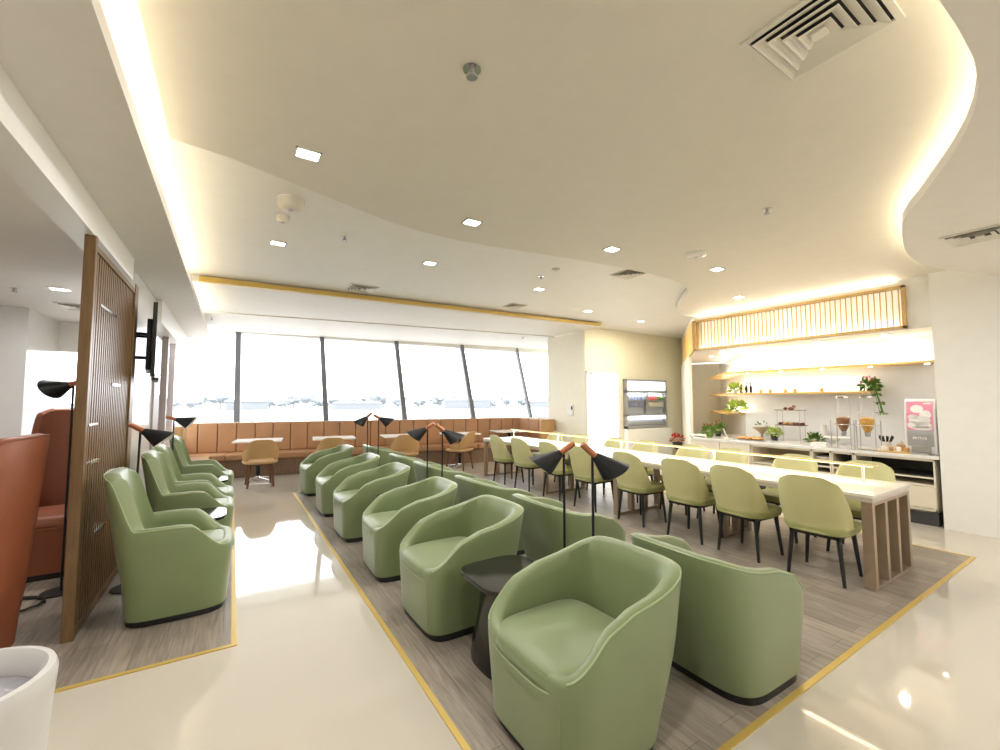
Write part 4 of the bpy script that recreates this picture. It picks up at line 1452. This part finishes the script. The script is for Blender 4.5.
B().box(-.09, .09, -.17, .17, 0, .012).build('tray_plate', M['oak'], wt_, bevel=.003)
B().box(-.09, -.08, -.17, .17, .012, .022).build('lip', M['oak'], wt_)
for k in range(4):
    j = B().lathe([(.022, 0), (.025, .05), (.018, .06)], n=12).build('jam_jar', M['enamel'] if k % 2 else M['bread'], smooth=True)
    j.location = (7.25, 1.85 + .075 * k, CZ + .0125)
    tag(j, ['pale jam jar', 'cream jam jar'][k % 2] + ' standing on the wooden tray', 'jar', 'jam jars on the wooden tray')
bk = thing('bread_basket', 'small golden basket left of the drink dispenser', 'basket', (7.62, 1.96, CZ))
B().lathe([(.06, 0), (.09, .07), (.08, .07), (.055, .01)], n=18).build('basket_body', M['bread'], bk, smooth=True)
foliage(B(), (0, 0, .06), .06, 25, .05).build('crackers', M['enamel'], bk)
# drink dispenser
md = thing('drink_dispenser', 'tall white drink dispenser with pink cloud patterned front panel', 'drink dispenser', (7.25, 1.715, CZ), 0)
prof = [(.40, 0), (.02, 0), (.0, .02), (-.015, .25), (.0, .50), (.03, .66), (.06, .685), (.40, .685)]
mbm = B()
n_ = len(prof)
hw = .145
mbm.add([(x, -hw, z) for x, z in prof] + [(x, hw, z) for x, z in prof], [tuple(range(n_)), tuple(range(n_, 2 * n_))[::-1]] + [(i, (i + 1) % n_, n_ + (i + 1) % n_, n_ + i) for i in range(n_)])
mbm.build('housing', M['machine'], md, bevel=.012, segs=3)


def fx(z):
    for (xa, za), (xb, zb) in zip(prof[2:6], prof[3:7]):
        if za <= z <= zb:
            return xa + (xb - xa) * (z - za) / (zb - za)
    return 0


def front_panel(y0, y1, z0, z1, d, m, name, n=10):
    rows = [[(fx(z0 + (z1 - z0) * k / n) - dd, y, z0 + (z1 - z0) * k / n) for k in range(n + 1)] for dd, y in ((0, y0), (d, y0), (d, y1), (0, y1))]
    return B().grid(rows, closed_v=True).build(name, m, md)


front_panel(-.12, .12, .30, .65, .004, M['pink'], 'pink_panel')
front_panel(-.12, .12, .10, .30, .004, M['machine_grey'], 'grey_panel')
cl_ = B()
for cy, cz, ry, rz_ in ((.02, .56, .05, .05), (-.045, .49, .045, .055), (.05, .46, .04, .03), (.0, .42, .085, .055), (-.03, .36, .06, .045), (.045, .36, .05, .045), (-.02, .325, .075, .03), (-.06, .63, .035, .012)):
    n = 20
    pts_ = []
    for i in range(n):
        a = 2 * PI * i / n
        yy = max(-.118, min(.118, (cy + ry * math.cos(a)) * 1.2))
        zz = max(.302, min(.648, cz + rz_ * math.sin(a)))
        pts_.append((yy, zz))
    base = [(fx(z) - .003, y, z) for y, z in pts_]
    top = [(fx(z) - .0065, y, z) for y, z in pts_]
    cl_.add(base + top, [tuple(range(n)), tuple(range(n, 2 * n))] + [(i, (i + 1) % n, n + (i + 1) % n, n + i) for i in range(n)])
cl_.build('white_cloud_print', M['white'], md)
for k in range(3):
    y = .05 - k * .045
    bt_ = B().box(fx(.20) - .012, fx(.20) + .01, y - .017, y + .017, .185, .21).build('button', M['white'], md, bevel=.003)
    B().box(fx(.20) - .014, fx(.20) - .012, y - .008, y + .008, .193, .202).build('button_mark', M['black'], bt_)
B().box(-.020, .01, -.085, .085, .03, .10).build('dispense_bay', M['steel'], md)
B().box(-.06, .02, -.085, .085, .0, .018).build('drip_tray', M['machine_grey'], md, bevel=.003)
gb = thing('coffee_grinder', 'grey metal appliance behind the drink dispenser', 'appliance', (7.77, 1.62, CZ))
B().box(-.10, .18, -.07, .10, .02, .56).build('body', M['steel'], gb, bevel=.01)
B().box(-.09, .17, -.06, .09, 0, .02).build('foot', M['black'], gb)
